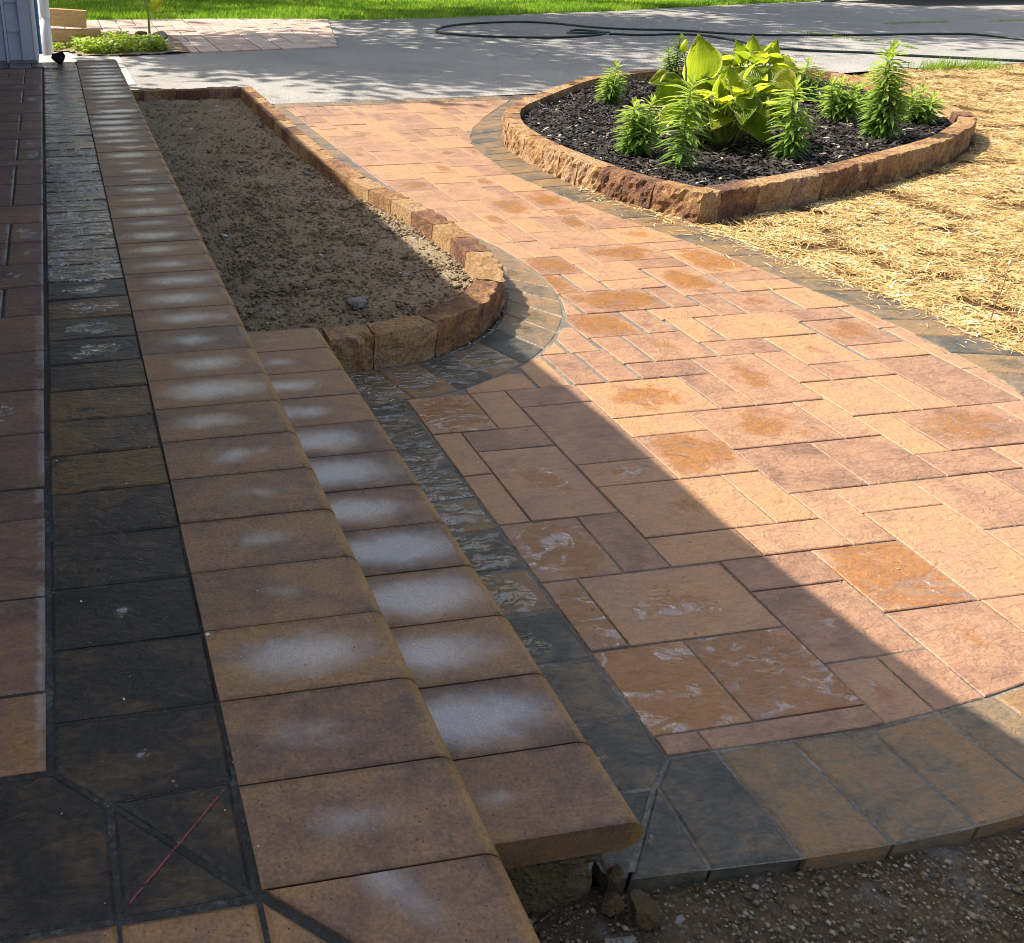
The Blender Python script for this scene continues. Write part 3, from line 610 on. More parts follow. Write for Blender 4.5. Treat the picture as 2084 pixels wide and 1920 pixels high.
# porch field: rows read off from the courses beside the border
rows = [-7.05, -5.65, -3.58, -1.40, -.37, 1.72, 3.73, 5.82, 8.07, 10.22, 12.25, 14.3, 16.45, 18.6]
while rows[-1] < 50.5: rows.append(rows[-1]+rnd.choice([1.0, 2.05, 2.05, 3.0]))
for i in range(len(rows)-1):
    a, b = rows[i]+.03, min(rows[i+1], 51.4)-.03
    if b-a < .3: continue
    cut = -16.80 if i in (8, 10, 11, 13) or (i > 13 and i % 3 != 0) else None
    xs = [-15.74, cut, cut-2.05, -20.9] if cut else [-15.74, -15.74-rnd.choice([2.05, 3.05]), -20.9]
    tone = .85 if i == 0 else .6 if i == 1 else rnd.random()*.6+.1
    for j in range(len(xs)-1):
        slab('paver', [(xs[j+1]+.03, a), (xs[j]-.03, a), (xs[j]-.03, b), (xs[j+1]+.03, b)], H2-.35, H2, M_porchfield, porch, .045, (tone, rnd.choice([0, .06, .25, .5]) if i > 4 else .05, rnd.random()), .008)
for k in range(5):
    x1 = -13.64-k*1.42
    slab('border_paver', [(x1-1.38, 51.5), (x1, 51.5), (x1, 53.5), (x1-1.38, 53.5)], H2-.35, H2, M_porchborder, porch, .05, (rnd.random(), .8, rnd.random()))

# ------------------------------------------------------------------ garden walls of split-face block
def split_block(parent, o0, o1, i0, i1, h, z0, fine, rough=.12):
    o0, o1, i0, i1 = [np.asarray(p, float) for p in (o0, o1, i0, i1)]
    nx, nz, nt = (11, 7, 5) if fine else (6, 3, 3)
    nrm = np.array(((o1-o0)[1], -(o1-o0)[0])); nrm /= np.linalg.norm(nrm)
    if nrm@((o0+o1)/2-(i0+i1)/2) < 0: nrm = -nrm
    sd = rnd.random()*50; hh = h+rnd.gauss(0, .012)
    def nz_(a, b, c): return mnoise.noise(Vector((a*2.3+sd, b*2.3, c*2.3)))+.8*mnoise.noise(Vector((a*6+sd, b*6, c*6)))+.5*mnoise.noise(Vector((a*13+sd, b*13, c*13)))
    V = []; F = []; W_ = nx+1
    for j in range(nz+1):
        for i in range(nx+1):
            t = i/nx; p = o0+(o1-o0)*t; z = z0+(hh-z0)*j/nz
            e = 0 if i in (0, nx) else 1
            q = nrm*(rough*nz_(t*2, z, 0)*(.6+.4*e)-.012*(1-e)-(.05 if j == nz else 0))
            V.append((*(p+q), z+(.05*nz_(t*2, 5, 1) if j == nz else 0)))
    for j in range(nz):
        for i in range(nx): F.append((j*W_+i, j*W_+i+1, (j+1)*W_+i+1, (j+1)*W_+i))
    prev = nz*W_
    for k in range(1, nt+1):
        st = len(V)
        for i in range(nx+1):
            t = i/nx; a = o0+(o1-o0)*t; b = i0+(i1-i0)*t; s_ = k/nt
            V.append((*(a+(b-a)*s_), hh+(.045*nz_(t*2, s_*2, 7) if k < nt else .0)))
        for i in range(nx): F.append((prev+i, prev+i+1, st+i+1, st+i))
        prev = st
    st = len(V)
    for i in range(nx+1): V.append((*(i0+(i1-i0)*i/nx), z0))
    for i in range(nx): F.append((prev+i, prev+i+1, st+i+1, st+i))
    F.append([j*W_ for j in range(nz+1)]+[nz*W_+W_*k for k in range(1, nt+1)]+[st])
    F.append(([j*W_+nx for j in range(nz+1)]+[nz*W_+W_*k+nx for k in range(1, nt+1)]+[st+nx])[::-1])
    if np.cross(o1-o0, nrm) > 0: F = [tuple(f)[::-1] for f in F]
    return mesh('block', V, F, M_block, parent, col=(rnd.random(), 0, rnd.random()))
def block_wall(parent, line, h, z0, depth, sizes, fine_if, closed=False, gap=.04):
    P, d = arclen(smooth_line(line, 260)); s_ = 0; k = 0
    ctr = np.asarray(line).mean(0)
    while s_ < d[-1]-.3:
        L = sizes(k, at_len(P, d, s_)); e = min(s_+L, d[-1])
        if d[-1]-e < .7: e = d[-1]
        a, b = at_len(P, d, s_), at_len(P, d, e); m = (a+b)/2
        def inn(s2):
            p = at_len(P, d, s2); t = at_len(P, d, min(s2+.3, d[-1]))-at_len(P, d, max(s2-.3, 0)); t /= np.linalg.norm(t)
            n = np.array((-t[1], t[0])); return p+n*depth*SIDE
        ia, ib = inn(s_), inn(e); t = (b-a)/np.linalg.norm(b-a); ti = (ib-ia)/np.linalg.norm(ib-ia)
        split_block(parent, a+t*gap/2, b-t*gap/2, ia+ti*gap/2, ib-ti*gap/2, h, z0, fine_if(m)); s_ = e; k += 1
wl_ = empty('garden_wall', (-5, 8.5, 0)); tag(wl_, 'low curved tan block wall around the bare soil bed beside the steps', 'garden wall')
SIDE = 1
block_wall(wl_, WALL_L, .97, -.2, .88, lambda k, p: [1.3, 2.05, 2.3, 2.1, 1.7, 1.5, 1.6, 1.8][k] if k < 8 else 1.85, lambda m: m[1] < 24)
for k in range(4):
    x1 = -3.5-k*2.05
    split_block(wl_, (x1, 49.75), (x1-2.02, 49.75), (x1, 48.9), (x1-2.02, 48.9), .97, -.2, False)
wr = empty('garden_wall', (10, 19.2, 0)); tag(wr, 'low rough orange block wall enclosing the dark mulch bed of lilies', 'garden wall')
SIDE = -1
RS = [2.2, 1.55, 1.6, 1.5, 1.55, 1.6]
block_wall(wr, WALL_R[:19], 1.12, -.3, .86, lambda k, p: RS[k % 6] if p[1] < 40 else 2.0, lambda m: m[1] < 36)
block_wall(wr, WALL_R[18:], 1.12, -.4, .86, lambda k, p: 2.15, lambda m: True)

# ------------------------------------------------------------------ loose ground material
STRAW = [(11.45, 4.8), (11.5, 7.2), (11.1, 11.5), (10.5, 15), (10.05, 17.6), (9.9, 19.0), (14.7, 20.3), (18.9, 21.9), (23.2, 23.8), (27.9, 26.1), (32.3, 29.2), (34.3, 31.3), (35.4, 34), (36.8, 38), (37.9, 43), (36.5, 49.4), (49, 54.2), (61, 55.0), (66, 55.3), (60, 40), (30, 18), (16, 6), (13.4, 2)]
xy, g = scatter(STRAW, 105000, 3, lambda q: np.clip(1.15-(q[:, 1]-6)/62, .25, 1))
bare = np.array([mnoise.noise(Vector((x*.55, y*.55, 8)))+.6*mnoise.noise(Vector((x*1.6, y*1.6, 2))) for x, y in xy]); keep = bare+g.normal(0, .22, len(bare)) < .17; xy = xy[keep]; bare2 = bare[keep]
tint = np.clip(g.normal(.43, .27, len(xy)), 0, 1)
tag(strands('straw', xy, -.10, g, (.2, 1.05), (.012, .034), (.0, .13), M_straw, np.clip(tint+.28*(.1-bare2), 0, 1), .22), kind='stuff')
def along(P, n, seed, spread, lo, hi):
    P, d = arclen(P); g = np.random.default_rng(seed); t = g.uniform(0, d[-1], n); q = np.array([at_len(P, d, k) for k in t])
    q[:, 0] -= g.exponential(spread, n)*.9; return q[(q[:, 1] > lo) & (q[:, 1] < hi)], g
xy, g = along(RIGHT_OUT[:16], 700, 31, .45, 4, 26)
tag(strands('straw_bits', xy, .02, g, (.12, .6), (.012, .03), (0, .03), M_straw, np.clip(g.normal(.6, .25, len(xy)), 0, 1), .08), kind='stuff')
MULCH = [(10.6, 20.7), (9.3, 23.4), (8.7, 27), (8.5, 30), (9.1, 34), (11.4, 39), (20.2, 47.2), (26, 49.0), (34, 48.8), (36.3, 45), (35.7, 39), (33.1, 32), (27.4, 27.4), (18.4, 23.2)]
xy, g = scatter(MULCH, 17000, 4, lambda q: np.clip(1.2-(q[:, 1]-20)/45, .3, 1))
tag(strands('mulch', xy, .70, g, (.16, .62), (.04, .13), (-.02, .14), M_mulch, np.clip(g.normal(.5, .24, len(xy)), 0, 1), .5), kind='stuff')
SOIL = [(-11, 8.9), (-8, 8.9), (-5.3, 9.5), (-3.1, 11.2), (-2.0, 13.2), (-1.75, 16), (-2.3, 22), (-3.1, 26), (-3.4, 48.8), (-11, 48.8)]
drift = lambda q: np.clip(1.2-(q[:, 1]-8)/34, .12, 1)*np.array([min(1, max(.35, .75+.8*mnoise.noise(Vector((x*.45, y*.45, 6))))) for x, y in q])
xy, g = scatter(SOIL, 14000, 5, drift)
tag(pebbles('soil_crumbs', xy, .39+g.normal(0, .06, len(xy)), g, (.02, .085), M_soil, np.full(len(xy), .5), .75), kind='stuff')
xy, g = scatter(SOIL, 260, 55)
tag(pebbles('pale_grit', xy, .44+g.normal(0, .04, len(xy)), g, (.03, .08), M_pebble, np.clip(g.normal(.9, .1, len(xy)), 0, 1)), kind='stuff')
xy, g = scatter([(-10.8, -8.3), (-8.4, -8.3), (-3, -8.55), (1, -7.9), (4, -6.8), (6, -5.6), (6, -10), (-3, -13), (-10.8, -13)], 16000, 6)
zz_ = -.28+g.normal(0, .05, len(xy))-.12*np.clip((-7.2-xy[:, 0])/2.5, 0, 1)
tag(pebbles('gravel', xy, zz_, g, (.012, .045), M_pebble, np.clip(g.normal(.38, .22, len(xy)), 0, 1)), kind='stuff')

xy, g = along([(x+.35, y) for x, y in WALL_L[3:13]], 900, 33, .18, 8, 24)
tag(pebbles('sand_spill', xy, .01, g, (.008, .03), M_pebble, np.clip(g.normal(.7, .2, len(xy)), 0, 1)), kind='stuff')
xy, g = scatter([(-6.6, -6.2), (8, -.5), (9.4, 8), (6.5, 22), (1, 16), (-3, 6.8), (-6.6, 5.5)], 420, 34)
tag(pebbles('grit_on_paving', xy, .012, g, (.006, .022), M_pebble, np.clip(g.normal(.75, .25, len(xy)), 0, 1)), kind='stuff')
xy, g = scatter([(-15.6, -9), (-11.2, -9), (-11.2, 20), (-15.6, 20)], 260, 35)
tag(pebbles('grit_on_porch', xy, H2+.012, g, (.005, .02), M_pebble, np.clip(g.normal(.8, .25, len(xy)), 0, 1)), kind='stuff')

# grass blades: lawn edge, cracks in the driveway, tufts by the straw
def blades(name, xy, z, g, h, wd, mat, tint, kind='stuff'):
    n = len(xy); a = g.uniform(0, 6.28, n); H = g.uniform(*h, n); W_ = g.uniform(*wd, n); lean = g.normal(0, .35, (n, 2))*H[:, None]
    V = np.zeros((n, 3, 3)); d = np.stack([np.cos(a), np.sin(a)], 1)
    V[:, 0, :2] = xy-d*W_[:, None]; V[:, 1, :2] = xy+d*W_[:, None]; V[:, 2, :2] = xy+lean; V[:, :2, 2] = z; V[:, 2, 2] = z+H
    return tag(mesh(name, V.reshape(-1, 3), [(i, i+1, i+2) for i in range(0, 3*n, 3)], mat, tint=np.repeat(tint, 3)), kind=kind)
LAWN = [(-22, 103.2), (-4, 103.0), (6, 101.3), (17, 98.2), (28, 98.3), (41, 100.7), (51, 101.3), (62.6, 104.5), (75, 107), (86, 109), (84, 114), (46, 122), (-22, 137)]
xy, g = scatter(LAWN, 60000, 8, lambda q: np.clip(1.3-(q[:, 1]-98)/34, .3, 1))
patch = np.array([mnoise.noise(Vector((x*.16, y*.3, 1)))+.5*mnoise.noise(Vector((x*.5, y*.8, 4))) for x, y in xy])
blades('grass', xy, -.05, g, (.18, .6), (.03, .07), M_grass, np.clip(.5+patch*.7+g.normal(0, .18, len(xy)), 0, 1))
def strip(pts, n, wid, seed, h=(.1, .35), nm='crack_grass'):
    P, d = arclen(pts); g = np.random.default_rng(seed); s_ = g.uniform(0, d[-1], n)
    q = np.array([at_len(P, d, k) for k in s_])+g.normal(0, wid, (n, 2)); blades(nm, q, -.03, g, h, (.02, .05), M_grass, np.clip(g.normal(.6, .2, n), 0, 1))
strip([(57.7, 78.6), (59.5, 75.2), (58.9, 73.2), (60, 68), (60.1, 66.4), (59.5, 64.2)], 520, .2, 11, (.06, .22))
strip([(72.3, 83), (80, 83.1)], 260, .2, 12, (.06, .22)); strip([(84.3, 82.3), (89.4, 83)], 140, .25, 13, (.06, .2))
strip([(51, 53.6), (53, 54.2), (55, 53.4), (57.5, 53.9)], 420, .55, 14, (.25, 1.0), 'grass_tufts')
strip([(-16, 102.7), (-4, 102.3), (6, 100.7), (17, 97.6), (28, 97.8), (41, 100.2)], 1500, .3, 15, (.1, .3), 'lawn_edge_grass')

# ------------------------------------------------------------------ lilies
def lily(base, stems, label, group='lilies in the mulch bed', dens=22, lw=.088):
    t = empty('lily_plant', (*base, .66)); tag(t, label, 'plant', group)
    for (dx, dy, ht, wd) in stems:
        b = Vector((base[0]+dx*.25, base[1]+dy*.25, .62)); top = Vector((base[0]+dx, base[1]+dy, ht))
        pts = [b.lerp(top, k/6)+Vector((math.sin(k)*.03, math.cos(k*1.3)*.03, 0)) for k in range(7)]
        V, F = tube(pts, [.055-.006*k for k in range(7)], 5); mesh('stem', V, F, M_stalk, t, tint=[.3]*len(V), smooth=True)
        Ls = ht-.66; n = int(dens*1.25*Ls+16); V = []; F = []; T = []
        for i in range(n):
            s_ = (i+.5)/n; p = b.lerp(top, .10+.90*s_)
            a = i*2.399+rnd.gauss(0, .25); up = -.22+.42*s_+rnd.gauss(0, .16)
            if s_ > .84: up += 1.0*(s_-.84)/.16
            L = wd*1.12*(.82+.3*min(1, s_*2.5) if s_ < .8 else 1.12-.62*(s_-.8)/.2)*rnd.uniform(.8, 1.12)
            dh = Vector((math.cos(a), math.sin(a), 0)); sd = Vector((-math.sin(a), math.cos(a), 0)); ce, se = math.cos(up), math.sin(up)
            w_ = lw*rnd.uniform(.8, 1.2)*(1 if s_ < .8 else .75); st = len(V); tn = min(1, max(0, .25+.55*s_+rnd.gauss(0, .14)))
            for k, (f_, ww) in enumerate(((0, .35), (.35, 1), (.72, .8), (1, .04))):
                q = p+dh*(L*f_*ce)+Vector((0, 0, L*f_*se-.22*L*f_*f_)); 
                V += [tuple(q-sd*w_*ww+Vector((0, 0, .03*ww))), tuple(q+Vector((0, 0, -.012))), tuple(q+sd*w_*ww+Vector((0, 0, .03*ww)))]; T += [tn]*3
            for k in range(3): F += [(st+3*k, st+3*k+1, st+3*k+4, st+3*k+3), (st+3*k+1, st+3*k+2, st+3*k+5, st+3*k+4)]
        tag(mesh('foliage', V, F, M_lily, t, tint=T, smooth=True), kind='stuff')
    return t
lily((12.5, 24.9), [(-.45, -.2, 4.45, .98)], 'tall single-stem lily in front of the hosta near the wall corner')
lily((12.0, 28.0), [(.45, .1, 3.1, .8), (-.55, -.1, 3.05, .8), (-.1, .5, 2.85, .75), (.2, -.6, 2.3, .7)], 'bushy four-stem lily left of the tall lily before the hosta')
lily((18.75, 25.9), [(-.5, .2, 3.95, .95), (-.12, -.3, 2.55, .7)], 'slender lily standing right in front of the hosta with a shorter shoot')
lily((29.6, 39.6), [(-.2, 0, 2.9, .75), (.45, -.5, 2.3, .7), (-.7, .2, 2.1, .7)], 'bright lily half hidden behind the right side of the hosta')
lily((25.6, 47.0), [(-.1, .1, 3.5, .7), (-.7, .2, 2.7, .6)], 'thin lily at the back rising beside the hosta bud stalk')
lily((27.5, 33.6), [(-1.05, .1, 2.7, .8), (-.3, .3, 2.7, .8), (.35, -.1, 2.45, .8), (.8, .2, 2.4, .75), (0, -.6, 2.0, .75)], 'low bushy lily between the hosta and the tallest lily')
lily((26.3, 29.1), [(-.75, .1, 5.05, .95), (-1.05, -.1, 4.7, .8), (.15, .3, 3.2, .75), (-.2, -.5, 2.8, .85), (-.5, -.6, 3.4, .85)], 'tallest lily cluster near the right front wall')
lily((31.4, 32.2), [(-1.1, 0, 2.2, .75), (-.4, .2, 2.4, .75), (.35, 0, 2.1, .75), (-.3, -.6, 1.9, .7)], 'small bushy lily in the right end of the bed')
lily((17.7, 40.8), [(-.1, 0, 2.85, .75), (-.6, -.2, 2.2, .7), (.35, .4, 2.0, .65)], 'lily standing alone at the back left of the bed')

# ------------------------------------------------------------------ hostas
def hosta_leaf(parent, c, size, tip, face, foot, tone, cup=.18, ratio=.78, stalk=True):
    """c: middle of the blade; tip, face: direction of the tip and of the upper side"""
    t = Vector(tip).normalized(); n = Vector(face).normalized(); n = (n-t*n.dot(t)).normalized(); s_ = t.cross(n)
    c = Vector(c); nu, nv = 8, 9; V = []; UV = []; T = []; F = []
    for j in range(nv+1):
        f_ = j/nv; wv = (math.sin(math.pi*min(1, f_**.62*.985+.015))**.95)*1.06
        for i in range(nu+1):
            u = i/nu*2-1; x = u*size*.5*ratio*wv*1.1; y_ = (f_-.45)*size-(.10*size*abs(u)*(1-f_)**3)
            z_ = size*(cup*abs(u)**1.4*wv - .30*(f_-.4)**2*(1 if f_ > .4 else .4) + .03*math.sin(u*9+j)*(.3+abs(u)))
            p = c+s_*x+t*y_+n*z_; V.append(tuple(p)); UV.append((.5+.5*u, f_)); T.append(tone)
    for j in range(nv):
        for i in range(nu):
            a = j*(nu+1)+i; F.append((a, a+1, a+nu+2, a+nu+1))
    lf = mesh('leaf', V, F, M_hosta, parent, UV, tint=T, smooth=True, loc=tuple(c-t*size*.45))
    if stalk:
        a = Vector(V[nu//2]); b = Vector(foot)+Vector((rnd.uniform(-.5, .5), rnd.uniform(-.4, .4), 0))
        mid = a.lerp(b, .45)+Vector((0, 0, .25)); pts = [a.lerp(mid, k/3) for k in range(3)]+[mid.lerp(b, k/3) for k in range(4)]
        VV, FF = tube(pts, [.045, .05, .055, .06, .07, .08, .09], 5); mesh('stalk', VV, FF, M_stalk, parent, tint=[rnd.uniform(.3, .8)]*len(VV), smooth=True)
    return lf
def mound(base, a, b, zc, n, size, label, seed, extra=()):
    """a hosta: leaf stalks fan out from the crown, inner leaves stand up, outer ones arch over and hang their tips"""
    t = empty('hosta_plant', (*base, .66)); tag(t, label, 'plant', 'hostas in the mulch bed'); r = random.Random(seed)
    for i in range(n):
        k = (i+.5)/n; th = math.radians(14+84*k**.8+r.gauss(0, 5)); ph = i*2.399+r.gauss(0, .22)
        rr = a*r.uniform(.86, 1.08)
        c = (base[0]+rr*math.sin(th)*math.cos(ph), base[1]+rr*.85*math.sin(th)*math.sin(ph), zc+b*math.cos(th)*r.uniform(.9, 1.12))
        tl = th-math.radians(62)+r.gauss(0, .16)                       # how far the tip hangs: inner tips rise, outer tips droop
        o = Vector((math.cos(ph), math.sin(ph), 0)); tip = o*math.cos(tl)+Vector((r.gauss(0, .12), r.gauss(0, .12), -math.sin(tl)))
        face = Vector((0, 0, 1))*math.cos(tl)+o*math.sin(tl)+Vector((r.gauss(0, .22), r.gauss(0, .22), 0))
        hosta_leaf(t, c, size*r.uniform(.78, 1.15)*(.85+.25*k), tip, face, (base[0], base[1], .62), min(1, max(0, r.gauss(.45, .22))), r.uniform(.10, .26), r.uniform(.68, .86))
    for (c, sz, tip, face, tone, ratio) in extra:
        hosta_leaf(t, (base[0]+c[0], base[1]+c[1], .66+c[2]), sz, tip, face, (base[0], base[1], .62), tone, .14, ratio)
    return t
hf = mound((17.6, 29.6), 2.75, 1.85, 1.85, 50, 1.68, 'large front hosta clump with broad yellow green leaves', 5,
           [((-1.5, 1.0, 3.85), 2.1, (-.05, .15, 1), (.1, -.9, .35), .45, .95), ((-3.6, .3, 3.0), 1.5, (-1, -.1, .12), (-.1, -.45, .85), .3, .8), ((-3.3, .1, 2.5), 1.9, (-.85, -.25, -.4), (-.2, -.8, .6), .15, .8),
            ((1.5, -.8, .75), 1.6, (.75, -.3, -.6), (.1, -.75, .65), .3, .78), ((2.9, -.2, 2.7), 1.6, (.95, -.15, -.25), (.1, -.7, .75), .95, .8), ((-.4, -1.9, 2.0), 1.4, (-.15, -.5, -.8), (-.05, -.85, .5), .15, .85), ((1.3, -1.8, 2.0), 1.35, (.15, -.5, -.8), (.1, -.85, .5), .3, .85), ((-.7, -.4, 2.95), 1.5, (.1, .1, 1), (-.1, -.9, .4), .55, .85), ((2.3, -.9, 1.6), 1.3, (.8, -.3, -.55), (.1, -.8, .5), 1.0, .7)])
mound((27.4, 41.8), 2.5, 1.3, 1.9, 30, 1.45, 'smaller hosta clump standing behind the large one', 9,
      [((-1.2, 0, 2.55), 1.4, (-.35, .1, 1), (.1, -.9, .35), .4, .75), ((-.3, .2, 2.75), 1.4, (.1, .1, 1), (0, -.9, .4), .45, .75), ((1.0, 0, 2.6), 1.4, (.55, .1, .9), (.1, -.9, .4), .5, .7)])
# the bud on its stalk belongs to the front clump
pts = [(15.9, 29.4, .7), (15.2, 29.5, 2.6), (14.85, 29.6, 4.2), (14.6, 29.7, 5.0)]
V, F = tube(pts, [.08, .06, .045, .04], 5); mesh('bud_stalk', V, F, M_stalk, hf, tint=[.35]*len(V), smooth=True)
V = []; F = []
for j in range(7):
    f_ = j/6; r = .19*math.sin(math.pi*min(.98, f_*.93+.06))**.9
    for k in range(7): V.append((14.58-.02*f_+r*math.cos(k*.898), 29.7+r*math.sin(k*.898), 4.95+.6*f_))
for j in range(6):
    for k in range(7): F.append((j*7+k, j*7+(k+1) % 7, (j+1)*7+(k+1) % 7, (j+1)*7+k))
mesh('flower_bud', V, F, M_hosta, hf, [(.5, .2)]*len(V), smooth=True, tint=[.6]*len(V))

# ------------------------------------------------------------------ hose
HA = [(38.9, 80.1), (36.0, 79.3), (34.9, 80.2), (35.5, 82.0), (37.0, 83.2), (38.3, 82.0), (38.7, 80.6), (37.6, 79.3), (35.5, 78.35), (32.5, 77.7), (29.7, 78.3), (26.1, 79.9), (23.6, 82.2), (22.7, 83.9), (22.9, 85.5), (24, 87.4), (25, 88.6), (28.2, 90.7), (33.9, 91.7), (37.4, 89.7), (39.9, 85.2), (43.1, 82.5), (46.9, 80.9), (51.4, 76.3), (59.2, 74.2), (69.7, 73.2), (73.0, 71.8), (74.0, 67.5), (75, 62)]
HB = [(38.6, 79.5), (41, 78.0), (44, 78.0), (45.5, 77.6), (46.9, 76.2), (47.3, 72.8), (47.2, 67.5), (49.8, 64.4), (53.3, 62.4), (55.2, 60.4), (58.9, 57.7), (61.7, 55.7), (66, 53)]
def hose(P, lbl, lift=0.0):
    L = smooth_line(P, 240); pts = [(x, y, .07+lift*math.exp(-((i-10)/10)**2)) for i, (x, y) in enumerate(L)]
    V, F = tube(pts, .105, 6); return V, F
V, F = hose(HA, '', .15); V2, F2 = hose(HB, '')
F += [[i+len(V) for i in f] for f in F2]; V += V2
tag(mesh('garden_hose', V, F, M_hose, smooth=True), 'long black garden hose looped across the driveway', 'hose')

# ------------------------------------------------------------------ far left: paved pad, planting, timbers, house corner
PAD = [(-3.3, 74.2), (10.2, 75.5), (15.2, 98.6), (6, 100.9), (-4, 102.5), (-16, 102.9), (-21, 102.9), (-21, 88), (-3.6, 87.2)]
pad = mesh('paved_pad', [(*p, .01) for p in PAD], [list(range(len(PAD)))], M_sand, loc=(0, 88, .01)); pad['kind'] = 'structure'
pr = random.Random(5); po = set()
for b in range(0, 16):
    for a in range(0, 21):
        if (a, b) in po: continue
        for sx, sy in pr.sample([(2, 1), (1, 1), (2, 2), (1, 2)], 4)+[(1, 1)]:
            cs = [(a+i, b+j) for i in range(sx) for j in range(sy)]
            if all(c not in po for c in cs): po.update(cs); break
        x0, y0 = -21+a*1.85, 74+b*1.85
        p = clip(PAD, (x0+.07, y0+.07, x0+sx*1.85-.07, y0+sy*1.85-.07))
        if len(p) > 2 and area(p) > .4: slab('paver', p, -.2, .07, M_glarepaver, pad, .06, (pr.random(), pr.choice([0, 0, .3]), pr.random()), .004)
sheet('concrete_apron', [(-17.5, 58), (-9.4, 58), (-9.6, 73.2), (-13.2, 73.6), (-13.9, 77.2), (-16.6, 77.2)], .02, M_concrete)
relief('planting_bed', [(-19, 76), (-13.6, 76.6), (-12.8, 73.8), (-9.4, 73.2), (-3.4, 74.1), (-3.7, 87), (-19, 87.8)], .12, .12, .5, M_soil, .7)['kind'] = 'structure'
def leaf_scatter(name, poly, n, seed, z, hz, size, mat):
    xy, g = scatter(poly, n, seed); a = g.uniform(0, 6.28, n); t = g.uniform(-.7, .7, n); s_ = g.uniform(*size, n); zz = z+g.uniform(0, hz, n)
    V = np.zeros((n, 4, 3))
    for k, (u, v) in enumerate(((-1, 0), (0, -.7), (1, 0), (0, .7))):
        V[:, k, 0] = xy[:, 0]+s_*(u*np.cos(a)-v*np.sin(a)); V[:, k, 1] = xy[:, 1]+s_*(u*np.sin(a)+v*np.cos(a)); V[:, k, 2] = zz+s_*t*u+s_*v*.4
    return tag(mesh(name, V.reshape(-1, 3), [(i, i+1, i+2, i+3) for i in range(0, 4*n, 4)], mat, tint=np.repeat(np.clip(g.normal(.6, .22, n), 0, 1), 4)), kind='stuff')
leaf_scatter('ground_cover', [(-13.5, 77), (-12.6, 74.4), (-9.6, 73.9), (-5.2, 74.6), (-5.6, 78.5), (-8.6, 80), (-8, 83), (-12.5, 82)], 2600, 16, .15, .9, (.12, .3), M_ivy)
leaf_scatter('ground_cover', [(-18, 77.5), (-13.8, 77.5), (-13.5, 79), (-18, 82)], 500, 17, .1, .5, (.1, .24), M_ivy)
tb = tag(box('timber', -15.6, 79.3, .1, -10.7, 80.1, 1.5, M_wood), 'lower sawn timber lying behind the weeds by the downspout', 'timber')
tb2 = tag(box('timber', -15.6, 79.6, 1.52, -11.9, 80.5, 2.9, M_wood), 'upper sawn timber resting on the other by the downspout', 'timber')
tb2.rotation_euler = (0, math.radians(4), math.radians(-2)); tb2.location.z += .03
boulder('rock', (-6.7, 82.6, .5), (.75, .6, .55), M_stone, 1, label='small tan rock under the young plant by the paved pad')
boulder('rock', (-5.2, 81.4, .45), (1.05, .7, .55), M_greystone, 2, .2, label='flat grey rock lying beside the tan rock at the bed edge')
sp = empty('hosta_sprout', (-6.0, 83.4, .5)); tag(sp, 'young plant with one leaf growing beside the tan rock', 'plant')
V, F = tube([(-6.0, 83.4, .5), (-6.05, 83.4, 2.2), (-6.4, 83.6, 3.8), (-6.75, 83.7, 5.3)], [.13, .11, .07, .04], 6); mesh('stem', V, F, M_stalk, sp, tint=[.3]*len(V), smooth=True)
hosta_leaf(sp, (-5.2, 83.2, 3.0), 1.35, (.8, 0, .55), (-.3, -.8, .5), (-6.0, 83.4, .6), .45, .25, .7, False)

house = empty('house', (-20, 54, 0)); tag(house, 'pale lilac grey sided house with blue trim at the far end of the porch', 'house')
box('wall', -42, 54.95, -.5, -16.05, 60.3, 15.8, M_siding, house)
box('wall', -42, -4, -.5, -24.05, 54.9, 15.8, M_siding, house)
x0, x1 = -17.83, -17.02
for k in range(8):
    z0 = 2.25+k*1.72; d0, d1 = 54.62, 54.80
    V = [(x0, d0, z0), (x1, d0, z0), (x1, d1, z0+1.70), (x0, d1, z0+1.70), (x0, 54.93, z0), (x1, 54.93, z0), (x1, 54.93, z0+1.70), (x0, 54.93, z0+1.70)]
    mesh('siding_panel', V, [(0, 1, 2, 3), (4, 5, 1, 0), (1, 5, 6, 2), (4, 0, 3, 7), (3, 2, 6, 7)], M_siding, house)
box('corner_board', -16.98, 54.50, 2.25, -16.2, 54.93, 16, M_trim, house)
box('corner_trim', -16.19, 54.46, 2.25, -16.02, 55.2, 16, M_white, house)
box('siding_channel', -18.02, 54.5, 2.2, -17.86, 54.93, 16, M_jchannel, house)
box('siding_channel', -17.015, 54.56, 2.2, -16.985, 54.93, 16, M_jchannel, house)
for k in range(3): box('siding_panel', -22, 54.62+.05*(k % 2), 2.25+k*4.6, -18.05, 54.93, 6.8+k*4.6, M_trim, house)
box('blue_board', -16.04, 56.9, 2.3, -15.78, 59.0, 16, M_bluewrap, house)
box('white_edge', -16.04, 59.02, 2.2, -15.74, 59.3, 16, M_white, house)
for k in range(9):                                                                              # wavy house wrap edge beside the blue board
    box('wrap_strip', -16.04, 55.3+.25*math.sin(k*1.3), 2.25+k*1.5, -15.95, 56.85, 3.74+k*1.5, M_white, house)
V, F = tube([(-15.42, 61.0, 15.8), (-15.42, 60.95, 4.6)], .33, 10); mesh('downspout', V, F, M_white, house, smooth=False)
V, F = tube([(-15.42, 61.0, 5.4), (-15.42, 60.95, 4.2)], .43, 12); mesh('pipe_coupling', V, F, M_white, house)
V, F = tube([(-15.42, 60.95, 4.3), (-15.35, 60.8, 1.75)], .39, 12); mesh('drain_pipe', V, F, M_white, house, smooth=True)
